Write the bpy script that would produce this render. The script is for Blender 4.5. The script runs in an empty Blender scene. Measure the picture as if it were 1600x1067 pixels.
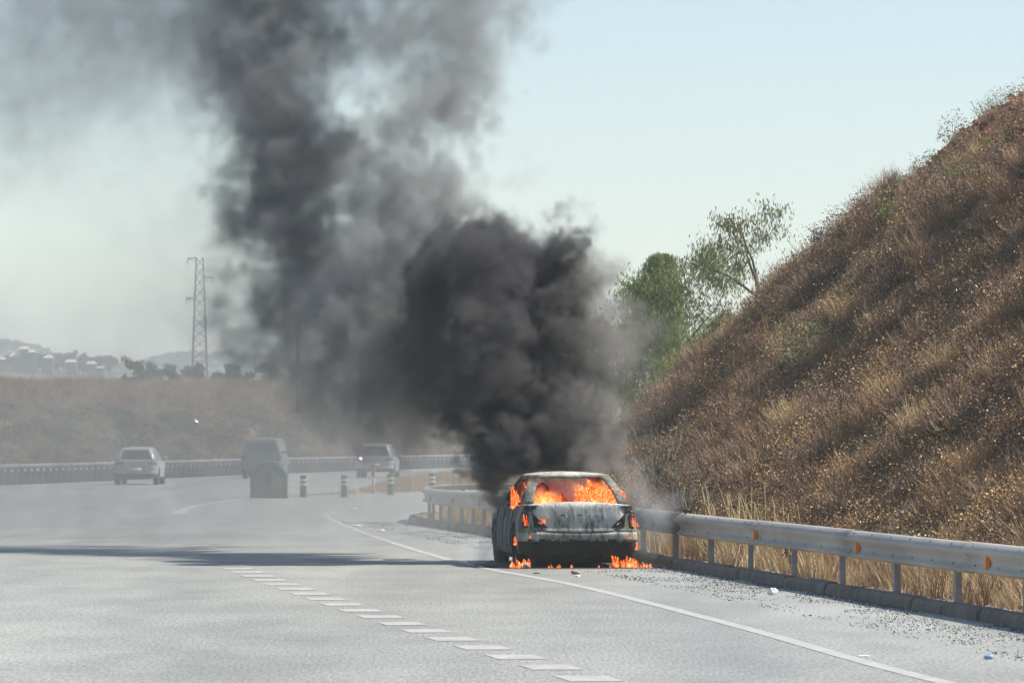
import bpy, bmesh, math, random
import numpy as np
from mathutils import Vector, Matrix
from mathutils.geometry import tessellate_polygon

R = math.radians
random.seed(7)
rng = np.random.default_rng(7)
sc = bpy.context.scene

# ------------------------------------------------------------------ camera, sky, sun, exposure
F = 8400.0                      # focal length in photo pixels (1600 wide), a long telephoto
HOR = 683.0                     # photo row of the horizon
CAMH = 1.95
cam = bpy.data.objects.new('camera', bpy.data.cameras.new('camera'))
sc.collection.objects.link(cam)
sc.camera = cam
cam.location = (0, 0, CAMH)
cam.rotation_euler = (R(90) + math.atan((HOR - 533.5) / F), 0, 0)
cam.data.sensor_width = 36
cam.data.lens = F / 1600 * 36
cam.data.clip_start = 1
cam.data.clip_end = 12000
cam.data.dof.use_dof = True
cam.data.dof.focus_distance = 80
cam.data.dof.aperture_fstop = 9

SUN_EL, SUN_AZ = R(50.5), R(14)                     # azimuth measured from +X (right) towards +Y (ahead)
SUN = Vector((math.cos(SUN_EL) * math.cos(SUN_AZ), math.cos(SUN_EL) * math.sin(SUN_AZ), math.sin(SUN_EL)))
world = bpy.data.worlds.new('World')
sc.world = world
world.use_nodes = True
wn = world.node_tree
sky = wn.nodes.new('ShaderNodeTexSky')
sky.sky_type = 'NISHITA'
sky.sun_disc = False
sky.sun_elevation = SUN_EL
sky.sun_rotation = math.atan2(SUN.x, SUN.y)
sky.air_density = 1.0
sky.dust_density = 0.5
sky.ozone_density = 3.2
wn.links.new(sky.outputs[0], wn.nodes['Background'].inputs[0])
wn.nodes['Background'].inputs[1].default_value = 0.087
sl = bpy.data.objects.new('sun', bpy.data.lights.new('sun', 'SUN'))
sc.collection.objects.link(sl)
sl.data.energy = 5.0
sl.data.angle = R(0.53)
sl.data.color = (1.0, 0.95, 0.87)
sl.rotation_euler = (-SUN).to_track_quat('-Z', 'Y').to_euler()

sc.view_settings.view_transform = 'Standard'
sc.view_settings.look = 'None'
sc.view_settings.gamma = 1
sc.view_settings.exposure = 0.7
sc.cycles.use_denoising = True
sc.cycles.max_bounces = 6
sc.cycles.diffuse_bounces = 3
sc.cycles.glossy_bounces = 3
sc.cycles.transmission_bounces = 4
sc.cycles.transparent_max_bounces = 12
sc.cycles.volume_bounces = 1
sc.cycles.volume_step_rate = 2.0
sc.cycles.volume_max_steps = 512
sc.cycles.sample_clamp_indirect = 4

# ------------------------------------------------------------------ helpers
def G(px, py):
    """photo pixel of a point on the flat road -> world"""
    d = F * CAMH / (py - HOR)
    return Vector(((px - 800) / F * d, d, 0))

def AT(px, py, d):
    return Vector(((px - 800) / F * d, d, CAMH + (HOR - py) / F * d))

def link(o, parent=None):
    sc.collection.objects.link(o)
    if parent is not None:
        o.parent = parent
    return o

def empty(name, loc=(0, 0, 0), rz=0.0):
    o = bpy.data.objects.new(name, None)
    o.empty_display_size = 0.3
    o.location = loc
    o.rotation_euler = (0, 0, rz)
    return link(o)

def tag(o, label=None, cat=None, group=None, kind=None):
    if label: o['label'] = label
    if cat: o['category'] = cat
    if group: o['group'] = group
    if kind: o['kind'] = kind
    return o

def mesh_obj(name, verts, faces, mats, parent=None, mi=None, smooth=True):
    me = bpy.data.meshes.new(name)
    me.from_pydata([tuple(map(float, v)) for v in verts], [], faces)
    if not isinstance(mats, (list, tuple)):
        mats = [mats]
    for m in mats:
        me.materials.append(m)
    if mi is not None:
        me.polygons.foreach_set('material_index', list(mi))
    if smooth:
        me.polygons.foreach_set('use_smooth', [True] * len(me.polygons))
    me.update()
    return link(bpy.data.objects.new(name, me), parent)

class MB:
    """collects shapes into one mesh"""
    def __init__(s):
        s.v, s.f, s.m = [], [], []
    def add(s, vs, fs, mi=0, M=None):
        b = len(s.v)
        s.v += [tuple(M @ Vector(v)) if M is not None else tuple(v) for v in vs]
        s.f += [tuple(i + b for i in f) for f in fs]
        s.m += [mi] * len(fs)
    def box(s, c, size, M=None, mi=0, taper=1.0, bev=0.0):
        cx, cy, cz = c
        hx, hy, hz = size[0] / 2, size[1] / 2, size[2] / 2
        if bev <= 0:
            vs = [(cx - hx, cy - hy, cz - hz), (cx + hx, cy - hy, cz - hz), (cx + hx, cy + hy, cz - hz), (cx - hx, cy + hy, cz - hz),
                  (cx - hx * taper, cy - hy * taper, cz + hz), (cx + hx * taper, cy - hy * taper, cz + hz), (cx + hx * taper, cy + hy * taper, cz + hz), (cx - hx * taper, cy + hy * taper, cz + hz)]
            fs = [(3, 2, 1, 0), (4, 5, 6, 7), (0, 1, 5, 4), (1, 2, 6, 5), (2, 3, 7, 6), (3, 0, 4, 7)]
            s.add(vs, fs, mi, M)
        else:
            vs, fs = [], []
            for (z, k) in ((-hz, bev), (-hz + bev, 0), (hz - bev, 0), (hz, bev)):
                a, b = hx - k, hy - k
                q = min(bev, a * .5, b * .5)
                vs += [(cx + x, cy + y, cz + z) for x, y in ((-a + q, -b), (a - q, -b), (a, -b + q), (a, b - q), (a - q, b), (-a + q, b), (-a, b - q), (-a, -b + q))]
            for r in range(3):
                for i in range(8):
                    j = (i + 1) % 8
                    fs.append((r * 8 + i, r * 8 + j, r * 8 + 8 + j, r * 8 + 8 + i))
            fs.append(tuple(range(7, -1, -1)))
            fs.append(tuple(range(24, 32)))
            s.add(vs, fs, mi, M)
    def tube(s, pts, rad, n=6, mi=0, cap=True):
        pts = [Vector(p) for p in pts]
        if not hasattr(rad, '__len__'):
            rad = [rad] * len(pts)
        vs, fs = [], []
        for i, p in enumerate(pts):
            t = (pts[min(i + 1, len(pts) - 1)] - pts[max(i - 1, 0)])
            if t.length < 1e-7: t = Vector((0, 0, 1))
            t.normalize()
            a = t.cross(Vector((0, 0, 1)) if abs(t.z) < .95 else Vector((1, 0, 0))).normalized()
            b = t.cross(a)
            for k in range(n):
                an = 2 * math.pi * k / n
                vs.append(p + (a * math.cos(an) + b * math.sin(an)) * rad[i])
        for i in range(len(pts) - 1):
            for k in range(n):
                l = (k + 1) % n
                fs.append((i * n + k, i * n + l, i * n + n + l, i * n + n + k))
        if cap:
            fs.append(tuple(range(n - 1, -1, -1)))
            fs.append(tuple(range((len(pts) - 1) * n, len(pts) * n)))
        s.add(vs, fs, mi)
    def lathe(s, prof, n=20, axis='z', c=(0, 0, 0), mi=0, M=None, closed=False):
        vs, fs = [], []
        for r, h in prof:
            for k in range(n):
                a = 2 * math.pi * k / n
                x, y = r * math.cos(a), r * math.sin(a)
                vs.append((c[0] + x, c[1] + y, c[2] + h) if axis == 'z' else (c[0] + h, c[1] + x, c[2] + y))
        m = len(prof)
        for i in range(m if closed else m - 1):
            j = (i + 1) % m
            for k in range(n):
                l = (k + 1) % n
                fs.append((i * n + k, i * n + l, j * n + l, j * n + k))
        if not closed:
            fs.append(tuple(range(n - 1, -1, -1)))
            fs.append(tuple(range((m - 1) * n, m * n)))
        s.add(vs, fs, mi, M)
    def build(s, name, mats, parent=None, smooth=True):
        o = mesh_obj(name, s.v, s.f, mats, parent, s.m, smooth)
        return o

def sharp(o, ang=35):
    """split normals at hard edges"""
    me = o.data
    bm = bmesh.new(); bm.from_mesh(me)
    bmesh.ops.recalc_face_normals(bm, faces=bm.faces)
    lim = R(ang)
    for e in bm.edges:
        if len(e.link_faces) == 2 and e.calc_face_angle(0) > lim:
            e.smooth = False
    bm.to_mesh(me); bm.free()
    return o

def spline(pts, n=14):
    pts = [Vector((p[0], p[1], p[2] if len(p) > 2 else 0)) for p in pts]
    out = []
    for i in range(len(pts) - 1):
        p0, p1, p2, p3 = pts[max(i - 1, 0)], pts[i], pts[i + 1], pts[min(i + 2, len(pts) - 1)]
        for k in range(n):
            t = k / n
            out.append(.5 * ((2 * p1) + (p2 - p0) * t + (2 * p0 - 5 * p1 + 4 * p2 - p3) * t * t + (3 * p1 - p0 - 3 * p2 + p3) * t ** 3))
    out.append(pts[-1])
    return out

class Arc:
    """a plan curve by arc length; normal points to the right of travel"""
    def __init__(s, pts, n=14):
        s.p = spline(pts, n)
        s.L = [0]
        for a, b in zip(s.p, s.p[1:]):
            s.L.append(s.L[-1] + (b - a).length)
        s.len = s.L[-1]
    def at(s, t):
        t = min(max(t, 0), s.len - 1e-4)
        i = min(int(np.searchsorted(s.L, t, side='right')) - 1, len(s.p) - 2)
        a, b = s.p[i], s.p[i + 1]
        k = (t - s.L[i]) / max(1e-9, s.L[i + 1] - s.L[i])
        T = (b - a).normalized()
        # smoothed tangent
        T0 = (s.p[min(i + 2, len(s.p) - 1)] - s.p[max(i - 1, 0)]).normalized()
        return a.lerp(b, k), T0, Vector((T0.y, -T0.x, 0))
    def t_at_y(s, y):
        for i in range(len(s.p) - 1):
            if s.p[i].y <= y <= s.p[i + 1].y:
                return s.L[i] + (y - s.p[i].y) / max(1e-9, s.p[i + 1].y - s.p[i].y) * (s.L[i + 1] - s.L[i])
        return 0

def fft_noise(shape, h, beta=3.4, lmin=0.0, lmax=1e9, seed=0, stretch=(1, 1, 1)):
    """random field with a power-law spectrum; unit variance"""
    g = np.random.default_rng(seed)
    w = np.fft.rfftn(g.standard_normal(shape).astype(np.float32))
    ks = [np.fft.fftfreq(n, h) * s for n, s in zip(shape[:-1], stretch)] + [np.fft.rfftfreq(shape[-1], h) * stretch[-1]]
    K = np.sqrt(sum(k.reshape([-1 if i == j else 1 for j in range(len(shape))]) ** 2 for i, k in enumerate(ks)))
    amp = np.where(K > 0, np.maximum(K, 1.0 / lmax) ** (-beta / 2), 0)
    if lmin > 0:
        amp = amp * np.exp(-(K * lmin) ** 2)
    f = np.fft.irfftn(w * amp, s=shape, axes=tuple(range(len(shape)))).astype(np.float32)
    return (f - f.mean()) / (f.std() + 1e-9)

# ------------------------------------------------------------------ materials
def mat(name, col, rough=.8, col2=None, scale=5.0, lo=.35, hi=.65, metallic=0.0, spec=.5, bump=0.0, bscale=40.0, detail=4.0, trans=0.0, emit=None, es=1.0, stretch=None, rnd=None, coord='Object'):
    m = bpy.data.materials.new(name)
    m.use_nodes = True
    nt = m.node_tree
    N, L = nt.nodes, nt.links
    b = N['Principled BSDF']
    b.inputs['Roughness'].default_value = rough
    b.inputs['Metallic'].default_value = metallic
    b.inputs['Specular IOR Level'].default_value = spec
    b.inputs['Base Color'].default_value = (*col, 1)
    if trans: b.inputs['Transmission Weight'].default_value = trans
    if emit:
        b.inputs['Emission Color'].default_value = (*emit, 1)
        b.inputs['Emission Strength'].default_value = es
    tc = N.new('ShaderNodeTexCoord')
    src = tc.outputs[coord]
    if stretch:
        mp = N.new('ShaderNodeMapping'); mp.inputs['Scale'].default_value = stretch
        L.new(src, mp.inputs[0]); src = mp.outputs[0]
    out = None
    if col2 is not None:
        nz = N.new('ShaderNodeTexNoise'); nz.inputs['Scale'].default_value = scale; nz.inputs['Detail'].default_value = detail
        L.new(src, nz.inputs['Vector'])
        rp = N.new('ShaderNodeValToRGB')
        rp.color_ramp.elements[0].position = lo; rp.color_ramp.elements[0].color = (*col, 1)
        rp.color_ramp.elements[1].position = hi; rp.color_ramp.elements[1].color = (*col2, 1)
        L.new(nz.outputs['Fac'], rp.inputs[0])
        out = rp.outputs[0]
    if rnd is not None:                          # per-instance tint
        oi = N.new('ShaderNodeObjectInfo')
        rp2 = N.new('ShaderNodeValToRGB')
        els = rp2.color_ramp.elements
        els[0].color = (*rnd[0], 1); els[1].color = (*rnd[-1], 1)
        for k in range(1, len(rnd) - 1):
            e = els.new(k / (len(rnd) - 1)); e.color = (*rnd[k], 1)
        L.new(oi.outputs['Random'], rp2.inputs[0])
        if out is None:
            out = rp2.outputs[0]
        else:
            mx = N.new('ShaderNodeMix'); mx.data_type = 'RGBA'; mx.inputs[0].default_value = .6
            L.new(out, mx.inputs[6]); L.new(rp2.outputs[0], mx.inputs[7]); out = mx.outputs[2]
    if out is not None:
        L.new(out, b.inputs['Base Color'])
    if bump:
        nb = N.new('ShaderNodeTexNoise'); nb.inputs['Scale'].default_value = bscale; nb.inputs['Detail'].default_value = 3
        L.new(src, nb.inputs['Vector'])
        bp = N.new('ShaderNodeBump'); bp.inputs['Strength'].default_value = bump; bp.inputs['Distance'].default_value = .02
        L.new(nb.outputs['Fac'], bp.inputs['Height']); L.new(bp.outputs[0], b.inputs['Normal'])
    return m

def leaf_mat(name, cols, rough=.6, tl=.35):
    """thin foliage: diffuse + translucent, tint by instance / position"""
    m = mat(name, cols[0], rough, col2=cols[1], scale=1.6, lo=.35, hi=.65, rnd=(cols if len(cols) > 2 else None), spec=.25)
    N, L = m.node_tree.nodes, m.node_tree.links
    b = N['Principled BSDF']
    tr = N.new('ShaderNodeBsdfTranslucent')
    mx = N.new('ShaderNodeMixShader'); mx.inputs[0].default_value = tl
    src = b.inputs['Base Color'].links[0].from_socket
    L.new(src, tr.inputs[0])
    L.new(b.outputs[0], mx.inputs[1]); L.new(tr.outputs[0], mx.inputs[2])
    L.new(mx.outputs[0], N['Material Output'].inputs['Surface'])
    return m

def asphalt():
    m = mat('asphalt', (.14, .14, .135), .5, spec=.6)
    N, L = m.node_tree.nodes, m.node_tree.links
    b = N['Principled BSDF']
    tc = N.new('ShaderNodeTexCoord')
    def noise(scale, det=3, st=None):
        src = tc.outputs['Object']
        if st:
            mp = N.new('ShaderNodeMapping'); mp.inputs['Scale'].default_value = st
            mp.inputs['Rotation'].default_value = (0, 0, R(-6.4))
            L.new(src, mp.inputs[0]); src = mp.outputs[0]
        n = N.new('ShaderNodeTexNoise'); n.inputs['Scale'].default_value = scale; n.inputs['Detail'].default_value = det
        L.new(src, n.inputs['Vector']); return n.outputs['Fac']
    def ramp(src, a, ca, z, cz):
        r = N.new('ShaderNodeValToRGB')
        r.color_ramp.elements[0].position = a; r.color_ramp.elements[0].color = (*ca, 1)
        r.color_ramp.elements[1].position = z; r.color_ramp.elements[1].color = (*cz, 1)
        L.new(src, r.inputs[0]); return r.outputs[0]
    def mix(a, b_, mode, f):
        x = N.new('ShaderNodeMix'); x.data_type = 'RGBA'; x.blend_type = mode; x.inputs[0].default_value = f
        L.new(a, x.inputs[6]); L.new(b_, x.inputs[7]); return x.outputs[2]
    agg = ramp(noise(34, 2, (1, .12, 1)), .30, (.205, .203, .18), .70, (.42, .416, .368))      # stones of the wearing course
    pat = ramp(noise(.5, 6, (1, .06, 1)), .3, (.74, .745, .75), .68, (1.08, 1.08, 1.05))          # worn wheel tracks
    blo = ramp(noise(.9, 6, (1, .35, 1)), .35, (.82, .82, .83), .62, (1, 1, 1))
    c = mix(mix(agg, pat, 'MULTIPLY', 1), blo, 'MULTIPLY', 1)
    L.new(c, b.inputs['Base Color'])
    bp = N.new('ShaderNodeBump'); bp.inputs['Strength'].default_value = .3; bp.inputs['Distance'].default_value = .005
    L.new(noise(60, 2, (1, .3, 1)), bp.inputs['Height']); L.new(bp.outputs[0], b.inputs['Normal'])
    return m

M = {}
M['asphalt'] = asphalt()
M['line'] = mat('road_paint', (.385, .385, .355), .7, col2=(.30, .30, .28), scale=4, lo=.38, hi=.66, detail=9)
M['line_old'] = mat('worn_road_paint', (.46, .46, .44), .7, col2=(.26, .26, .25), scale=7, lo=.45, hi=.75)
M['line_faint'] = mat('faint_road_paint', (.34, .34, .33), .7, col2=(.22, .22, .215), scale=6, lo=.42, hi=.7)
M['soil'] = mat('dry_soil', (.20, .13, .08), .95, col2=(.30, .22, .14), scale=.8, bump=.4, bscale=6)
M['hill_soil'] = mat('reddish_soil', (.20, .095, .05), .95, col2=(.13, .085, .055), scale=.5, lo=.4, hi=.62, bump=.8, bscale=5)
M['red_earth'] = mat('red_earth', (.26, .095, .05), .95, col2=(.15, .06, .035), scale=2.2, bump=.9, bscale=6)
M['bank_soil'] = mat('straw_soil', (.20, .125, .075), .95, col2=(.10, .08, .055), scale=.35, lo=.38, hi=.62, bump=.5, bscale=2, detail=8)
M['far_hill'] = mat('far_hill_scrub', (.06, .07, .045), .95, col2=(.12, .11, .07), scale=.03)
M['kerb'] = mat('kerb_concrete', (.21, .17, .135), .9, col2=(.13, .105, .085), scale=4, bump=.4, bscale=30)
M['zinc'] = mat('galvanised_steel', (.46, .43, .375), .6, col2=(.27, .255, .23), scale=1.2, lo=.35, hi=.75, metallic=.1, stretch=(1, .35, 2), detail=5)
M['zinc_far'] = mat('dull_far_steel', (.20, .205, .20), .7, col2=(.13, .135, .13), scale=2)
M['bolt'] = mat('dull_bolts', (.12, .12, .12), .6)
M['zinc_post'] = mat('galvanised_post', (.25, .27, .28), .6, col2=(.18, .19, .20), scale=6, metallic=.3)
M['orange'] = mat('orange_reflector', (.85, .22, .01), .35)
M['amber'] = mat('faded_reflector', (.45, .10, .05), .4)
M['black'] = mat('black_plastic', (.02, .02, .022), .5)
M['green_pl'] = mat('green_plastic', (.008, .065, .052), .5, col2=(.012, .085, .07), scale=4)
M['white_rf'] = mat('white_reflective', (.65, .66, .66), .4)
M['red_rf'] = mat('red_reflective', (.45, .03, .02), .4)
M['bark'] = mat('bark', (.09, .07, .055), .9, col2=(.15, .12, .10), scale=12)
M['stone'] = mat('gravel_stone', (.1, .1, .1), .9, rnd=((.05, .05, .05), (.10, .10, .095), (.20, .19, .17)))
M['pale_stone'] = mat('pale_gravel', (.3, .26, .2), .9, rnd=((.18, .15, .12), (.36, .31, .25), (.45, .41, .35)))
M['rubber'] = mat('tyre_rubber', (.018, .018, .018), .85)
M['glass'] = mat('dark_car_glass', (.012, .016, .018), .08, spec=.8)
M['litter'] = mat('litter_white', (.75, .74, .70), .7)
M['steel'] = mat('tower_steel', (.12, .13, .13), .6, metallic=.3)

# ------------------------------------------------------------------ ground and roads
# kerb / guardrail curve on the right (X right, Y ahead)
RAIL = Arc([(9.3, 20), (7.15, 40), (5.38, 56.8), (2.48, 83.6), (-.5, 111), (-1.5, 118.5), (-1.98, 124), (-1.75, 129), (-.6, 132.6), (1.6, 134.8), (5, 136), (12, 137), (30, 139), (60, 142)], 16)
LRAIL = Arc([(-27, 150), (-24.3, 185), (-20.8, 218), (-16.5, 256), (-14.1, 278), (-9.6, 309), (-4.1, 341), (2.2, 372), (11, 405), (26, 445), (50, 490)], 14)

def sheet(name, outline, z, m, parent=None):
    vs = [(p[0], p[1], z) for p in outline]
    tris = tessellate_polygon([[Vector(v) for v in vs]])
    fs = []
    for t in tris:
        a, b, c = (Vector(vs[i]) for i in t)
        fs.append(t if (b - a).cross(c - a).z > 0 else (t[0], t[2], t[1]))
    return mesh_obj(name, vs, fs, m, parent, smooth=False)

g = sheet('ground', [(-900, -60), (900, -60), (900, 3300), (-900, 3300)], -.03, M['soil'])
tag(g, kind='structure')

left_edge = [(-34, 20), (-31, 100)] + [tuple(LRAIL.at(t)[0][:2]) for t in np.linspace(0, LRAIL.len, 60)]
left_edge = [(p[0] - .0, p[1]) for p in left_edge]
right_far = [(44, 452), (22, 412), (9.5, 370), (1.5, 338), (-2.25, 315), (-4.4, 290), (-5.2, 264), (-5.6, 225), (-5.9, 192), (-7.9, 175.6)]
ramp_left = [(-7.0, 178.5), (-5.6, 183.5), (-4.4, 188), (-3.1, 194), (-1.2, 200), (2, 204), (10, 206), (60, 210)]
kerb_line = [tuple(RAIL.at(t)[0][:2]) for t in np.linspace(RAIL.len, 0, 120)]
road = sheet('road', left_edge + right_far + ramp_left + [(60, 142)] + kerb_line, 0.0, M['asphalt'])
tag(road, kind='structure')

def strip(name, pts, w, z, m, t0=None, t1=None, dash=None, gap=None, parent=None):
    a = Arc(pts, 10)
    if dash is None:
        spans = [(0, a.len)]
    else:
        spans, t = [], 0
        while t < a.len:
            spans.append((t, min(t + dash, a.len))); t += dash + gap
    objs = []
    for s0, s1 in spans:
        n = max(2, int((s1 - s0) / (1.0 if dash is None else 2.0)) + 2)
        vs, fs = [], []
        for k in range(n):
            p, T, Nn = a.at(s0 + (s1 - s0) * k / (n - 1))
            vs += [tuple(p - Nn * w / 2 + Vector((0, 0, z))), tuple(p + Nn * w / 2 + Vector((0, 0, z)))]
            if k: fs.append((2 * k - 2, 2 * k - 1, 2 * k + 1, 2 * k))
        objs.append(mesh_obj(name, vs, fs, m, parent, smooth=False))
    return objs

# white edge line of the slip road, then the block dashes and the other markings; children of the road
EDGE = [(5.2, 30), (3.45, 42.7), (2.32, 55.7), (.87, 70.6), (-.58, 81.5), (-1.85, 95.2), (-3.15, 111.4), (-4.25, 127), (-4.72, 137), (-4.55, 145), (-3.9, 150.5), (-2.6, 154), (0, 156.4), (5, 158), (14, 159)]
strip('edge_line', EDGE, .17, .004, M['line'], parent=road)
strip('block_marking', [(2.6, 28), (.55, 44), (-.84, 54), (-2.2, 64.5), (-3.93, 78.7), (-4.75, 87), (-5.1, 91)], .44, .004, M['line'], dash=1.0, gap=1.16, parent=road)
strip('block_marking', [(-5.2, 92.2), (-6.3, 104), (-7.6, 121), (-8.5, 136)], .44, .004, M['line_faint'], dash=1.0, gap=1.16, parent=road)
strip('edge_line', [(-8.5, 136.5), (-8.9, 148), (-8.85, 160), (-8.3, 171), (-7.4, 177), (-5.8, 182), (-4.5, 186.5), (-3.1, 192.5), (-1, 198.5), (3, 202), (14, 204)], .32, .004, M['line'], parent=road)
strip('edge_line', [(-8.9, 150), (-8.4, 175), (-6.6, 200), (-6.1, 230), (-5.7, 265), (-2.8, 315), (9, 371)], .18, .0045, M['line'], parent=road)
strip('edge_line', [(-23.2, 185), (-19.7, 204), (-18.6, 221), (-17.6, 238), (-14.6, 268), (-10.5, 298), (-5, 333)], .2, .004, M['line'], parent=road)
strip('lane_marking', [(-21.5, 140), (-18.7, 165), (-17, 186), (-14.6, 222), (-11.5, 258), (-7, 300), (0, 345)], .13, .004, M['line_old'], dash=11, gap=13, parent=road)
strip('lane_marking', [(-15.6, 128), (-13.9, 148), (-12.0, 172), (-10.4, 200), (-8.7, 240), (-6, 280)], .13, .004, M['line_old'], dash=10, gap=13, parent=road)
for k in range(5):                                  # chevron bars of the gore
    y = 178.5 + k * 1.6
    strip('gore_bar', [(-8.1 + k * .1, y + .9), (-6.3 + k * .42, y)], .35, .005, M['line'], parent=road)

# ------------------------------------------------------------------ cut slope on the right
_rp = np.array([p[:2] for p in RAIL.p])
def rail_dist(x, y):
    """signed distance to the rail curve, positive on the hill side (numpy)"""
    x = np.asarray(x, np.float64).ravel(); y = np.asarray(y, np.float64).ravel()
    best = np.full(x.shape, 1e9); sign = np.zeros(x.shape)
    gx = np.zeros(x.shape); gy = np.zeros(x.shape)
    for a, b in zip(_rp[:-1], _rp[1:]):
        e = b - a; l2 = e @ e
        t = np.clip(((x - a[0]) * e[0] + (y - a[1]) * e[1]) / l2, 0, 1)
        qx, qy = a[0] + t * e[0], a[1] + t * e[1]
        dd = (x - qx) ** 2 + (y - qy) ** 2
        m = dd < best
        cr = e[0] * (y - a[1]) - e[1] * (x - a[0])
        best[m] = dd[m]; sign[m] = np.where(cr[m] <= 0, 1, -1); gx[m] = qx[m]; gy[m] = qy[m]
    return np.sqrt(best) * sign, gx, gy

HN = [fft_noise((256, 256), 1, 3.2, lmin=1.2, lmax=60, seed=s) for s in (3, 4)]
def tex2(f, x, y, per):
    u = (np.asarray(x) / per * 256) % 256; v = (np.asarray(y) / per * 256) % 256
    i, j = np.floor(u).astype(int), np.floor(v).astype(int); a, b = u - i, v - j
    i %= 256; j %= 256; i1, j1 = (i + 1) % 256, (j + 1) % 256
    return f[i, j] * (1 - a) * (1 - b) + f[i1, j] * a * (1 - b) + f[i, j1] * (1 - a) * b + f[i1, j1] * a * b

TOE, TOP = 2.45, 9.85
def hill_z(x, y, s=None):
    if s is None:
        s, _, _ = rail_dist(x, y)
    x = np.asarray(x).ravel(); y = np.asarray(y).ravel()
    q = np.maximum(s - TOE, 0)
    z = .84 * q * q / (q + .5) + .012 * q * q
    # round the crest
    k = .6
    z = -k * np.log(np.exp(-z / k) + np.exp(-(TOP + .03 * np.maximum(s - 14, 0)) / k)) 
    z = np.maximum(z, 0)
    w = np.clip(q / 3, 0, 1)
    z = z + w * (.22 * tex2(HN[0], x, y, 60) + .09 * tex2(HN[1], x, y, 14))
    return .02 + np.maximum(z, 0) + .03 * np.clip(s, 0, 1)

xs = np.arange(-4.4, 46, .42); ys = np.arange(30, 141, .42)
gx_, gy_ = np.meshgrid(xs, ys, indexing='ij')
s_, qx, qy = rail_dist(gx_, gy_)
fx, fy = gx_.ravel().copy(), gy_.ravel().copy()
near = s_ < -.12
sc_ = np.where(near, 1, 0)
ux, uy = (fx - qx), (fy - qy); ul = np.hypot(ux, uy) + 1e-9
fx[near] = (qx + ux / ul * .12)[near]; fy[near] = (qy + uy / ul * .12)[near]
fz = hill_z(fx, fy, np.where(near, -.12, s_))
fz = np.where(s_ < 0, .012, fz)
ny_ = len(ys)
keep = s_ > -.7
faces = []
K2 = keep.reshape(len(xs), ny_)
for i in range(len(xs) - 1):
    for j in np.nonzero(K2[i, :-1] & K2[i + 1, :-1] & K2[i, 1:] & K2[i + 1, 1:])[0]:
        a = i * ny_ + int(j)
        faces.append((a, a + ny_, a + ny_ + 1, a + 1))
hv = np.stack([fx, fy, fz], 1)
mi = []
sf = s_
for f in faces:
    c = hv[list(f)].mean(0)
    mi.append(1 if (c[2] > (7.2 if c[0] > 8.6 else 8.4) + .4 * math.sin(c[1] * .7) and c[1] < 132) else 0)
hill = mesh_obj('hillside', hv, faces, [M['hill_soil'], M['red_earth']], mi=mi)
tag(hill, kind='structure')

# ------------------------------------------------------------------ embankment beyond the left guardrail
def bank_z(e, t):
    if e < 2: return .02
    q = (e - 2)
    z = 5.3 * (1 - math.exp(-(q / 6.8) ** 1.25))
    return .02 + z + min(max(q - 12, 0), 400) * .004 + .35 * min(q / 4, 1) * math.sin(t * .11 + 1) * math.sin(t * .043 + q * .15)
vs, fs = [], []
es = [.3, 1.2, 2, 3, 4, 5, 6, 7, 8, 9, 10, 11, 12, 13.5, 15, 18, 22, 30, 50, 90, 160]
ts = np.linspace(0, LRAIL.len, 130)
for t in ts:
    p, T, Nn = LRAIL.at(t)
    for e in es:
        q = p - Nn * e
        vs.append((q.x, q.y, bank_z(e, t)))
n = len(es)
for i in range(len(ts) - 1):
    for j in range(n - 1):
        fs.append((i * n + j, i * n + n + j, i * n + n + j + 1, i * n + j + 1))
bank = mesh_obj('embankment', vs, fs, M['bank_soil'])
tag(bank, kind='structure')

# far hills: ridges with a crest traced from the photo, real distance and depth
def ridge(name, crest, d, back, m, seed, rough):
    r = random.Random(seed)
    xs_ = [c[0] for c in crest]; zs_ = [c[1] for c in crest]
    vs, fs = [], []
    px = np.linspace(xs_[0], xs_[-1], 220)
    prof = [(-260, 0), (-170, .34), (-90, .68), (-40, .9), (0, 1), (60, .95), (back, .6)]
    for k, x in enumerate(px):
        py = np.interp(x, xs_, zs_)
        for j, (dy, f) in enumerate(prof):
            dd = d + dy
            top = CAMH + (HOR - py) / F * d
            z = top * f + (r.uniform(-1, 1) * rough if 0 < j else 0)
            vs.append(((x - 800) / F * d, dd, z if j else -1.0))
    n = len(prof)
    for i in range(len(px) - 1):
        for j in range(n - 1):
            fs.append((i * n + j, i * n + n + j, i * n + n + j + 1, i * n + j + 1))
    return tag(mesh_obj(name, vs, fs, m), kind='structure')
ridge('far_hills', [(-700, 500), (-200, 520), (0, 537), (50, 548), (110, 566), (170, 579), (215, 574), (262, 562), (300, 557), (350, 560), (440, 566), (520, 580), (700, 596), (1000, 606), (1700, 600), (2400, 590)], 2500, 500, M['far_hill'], 1, .8)
ridge('village_hill', [(-700, 560), (-200, 566), (0, 571), (60, 574), (120, 578), (165, 584), (230, 596), (400, 612), (800, 625), (1800, 630)], 1500, 300, M['far_hill'], 2, .3)

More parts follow.
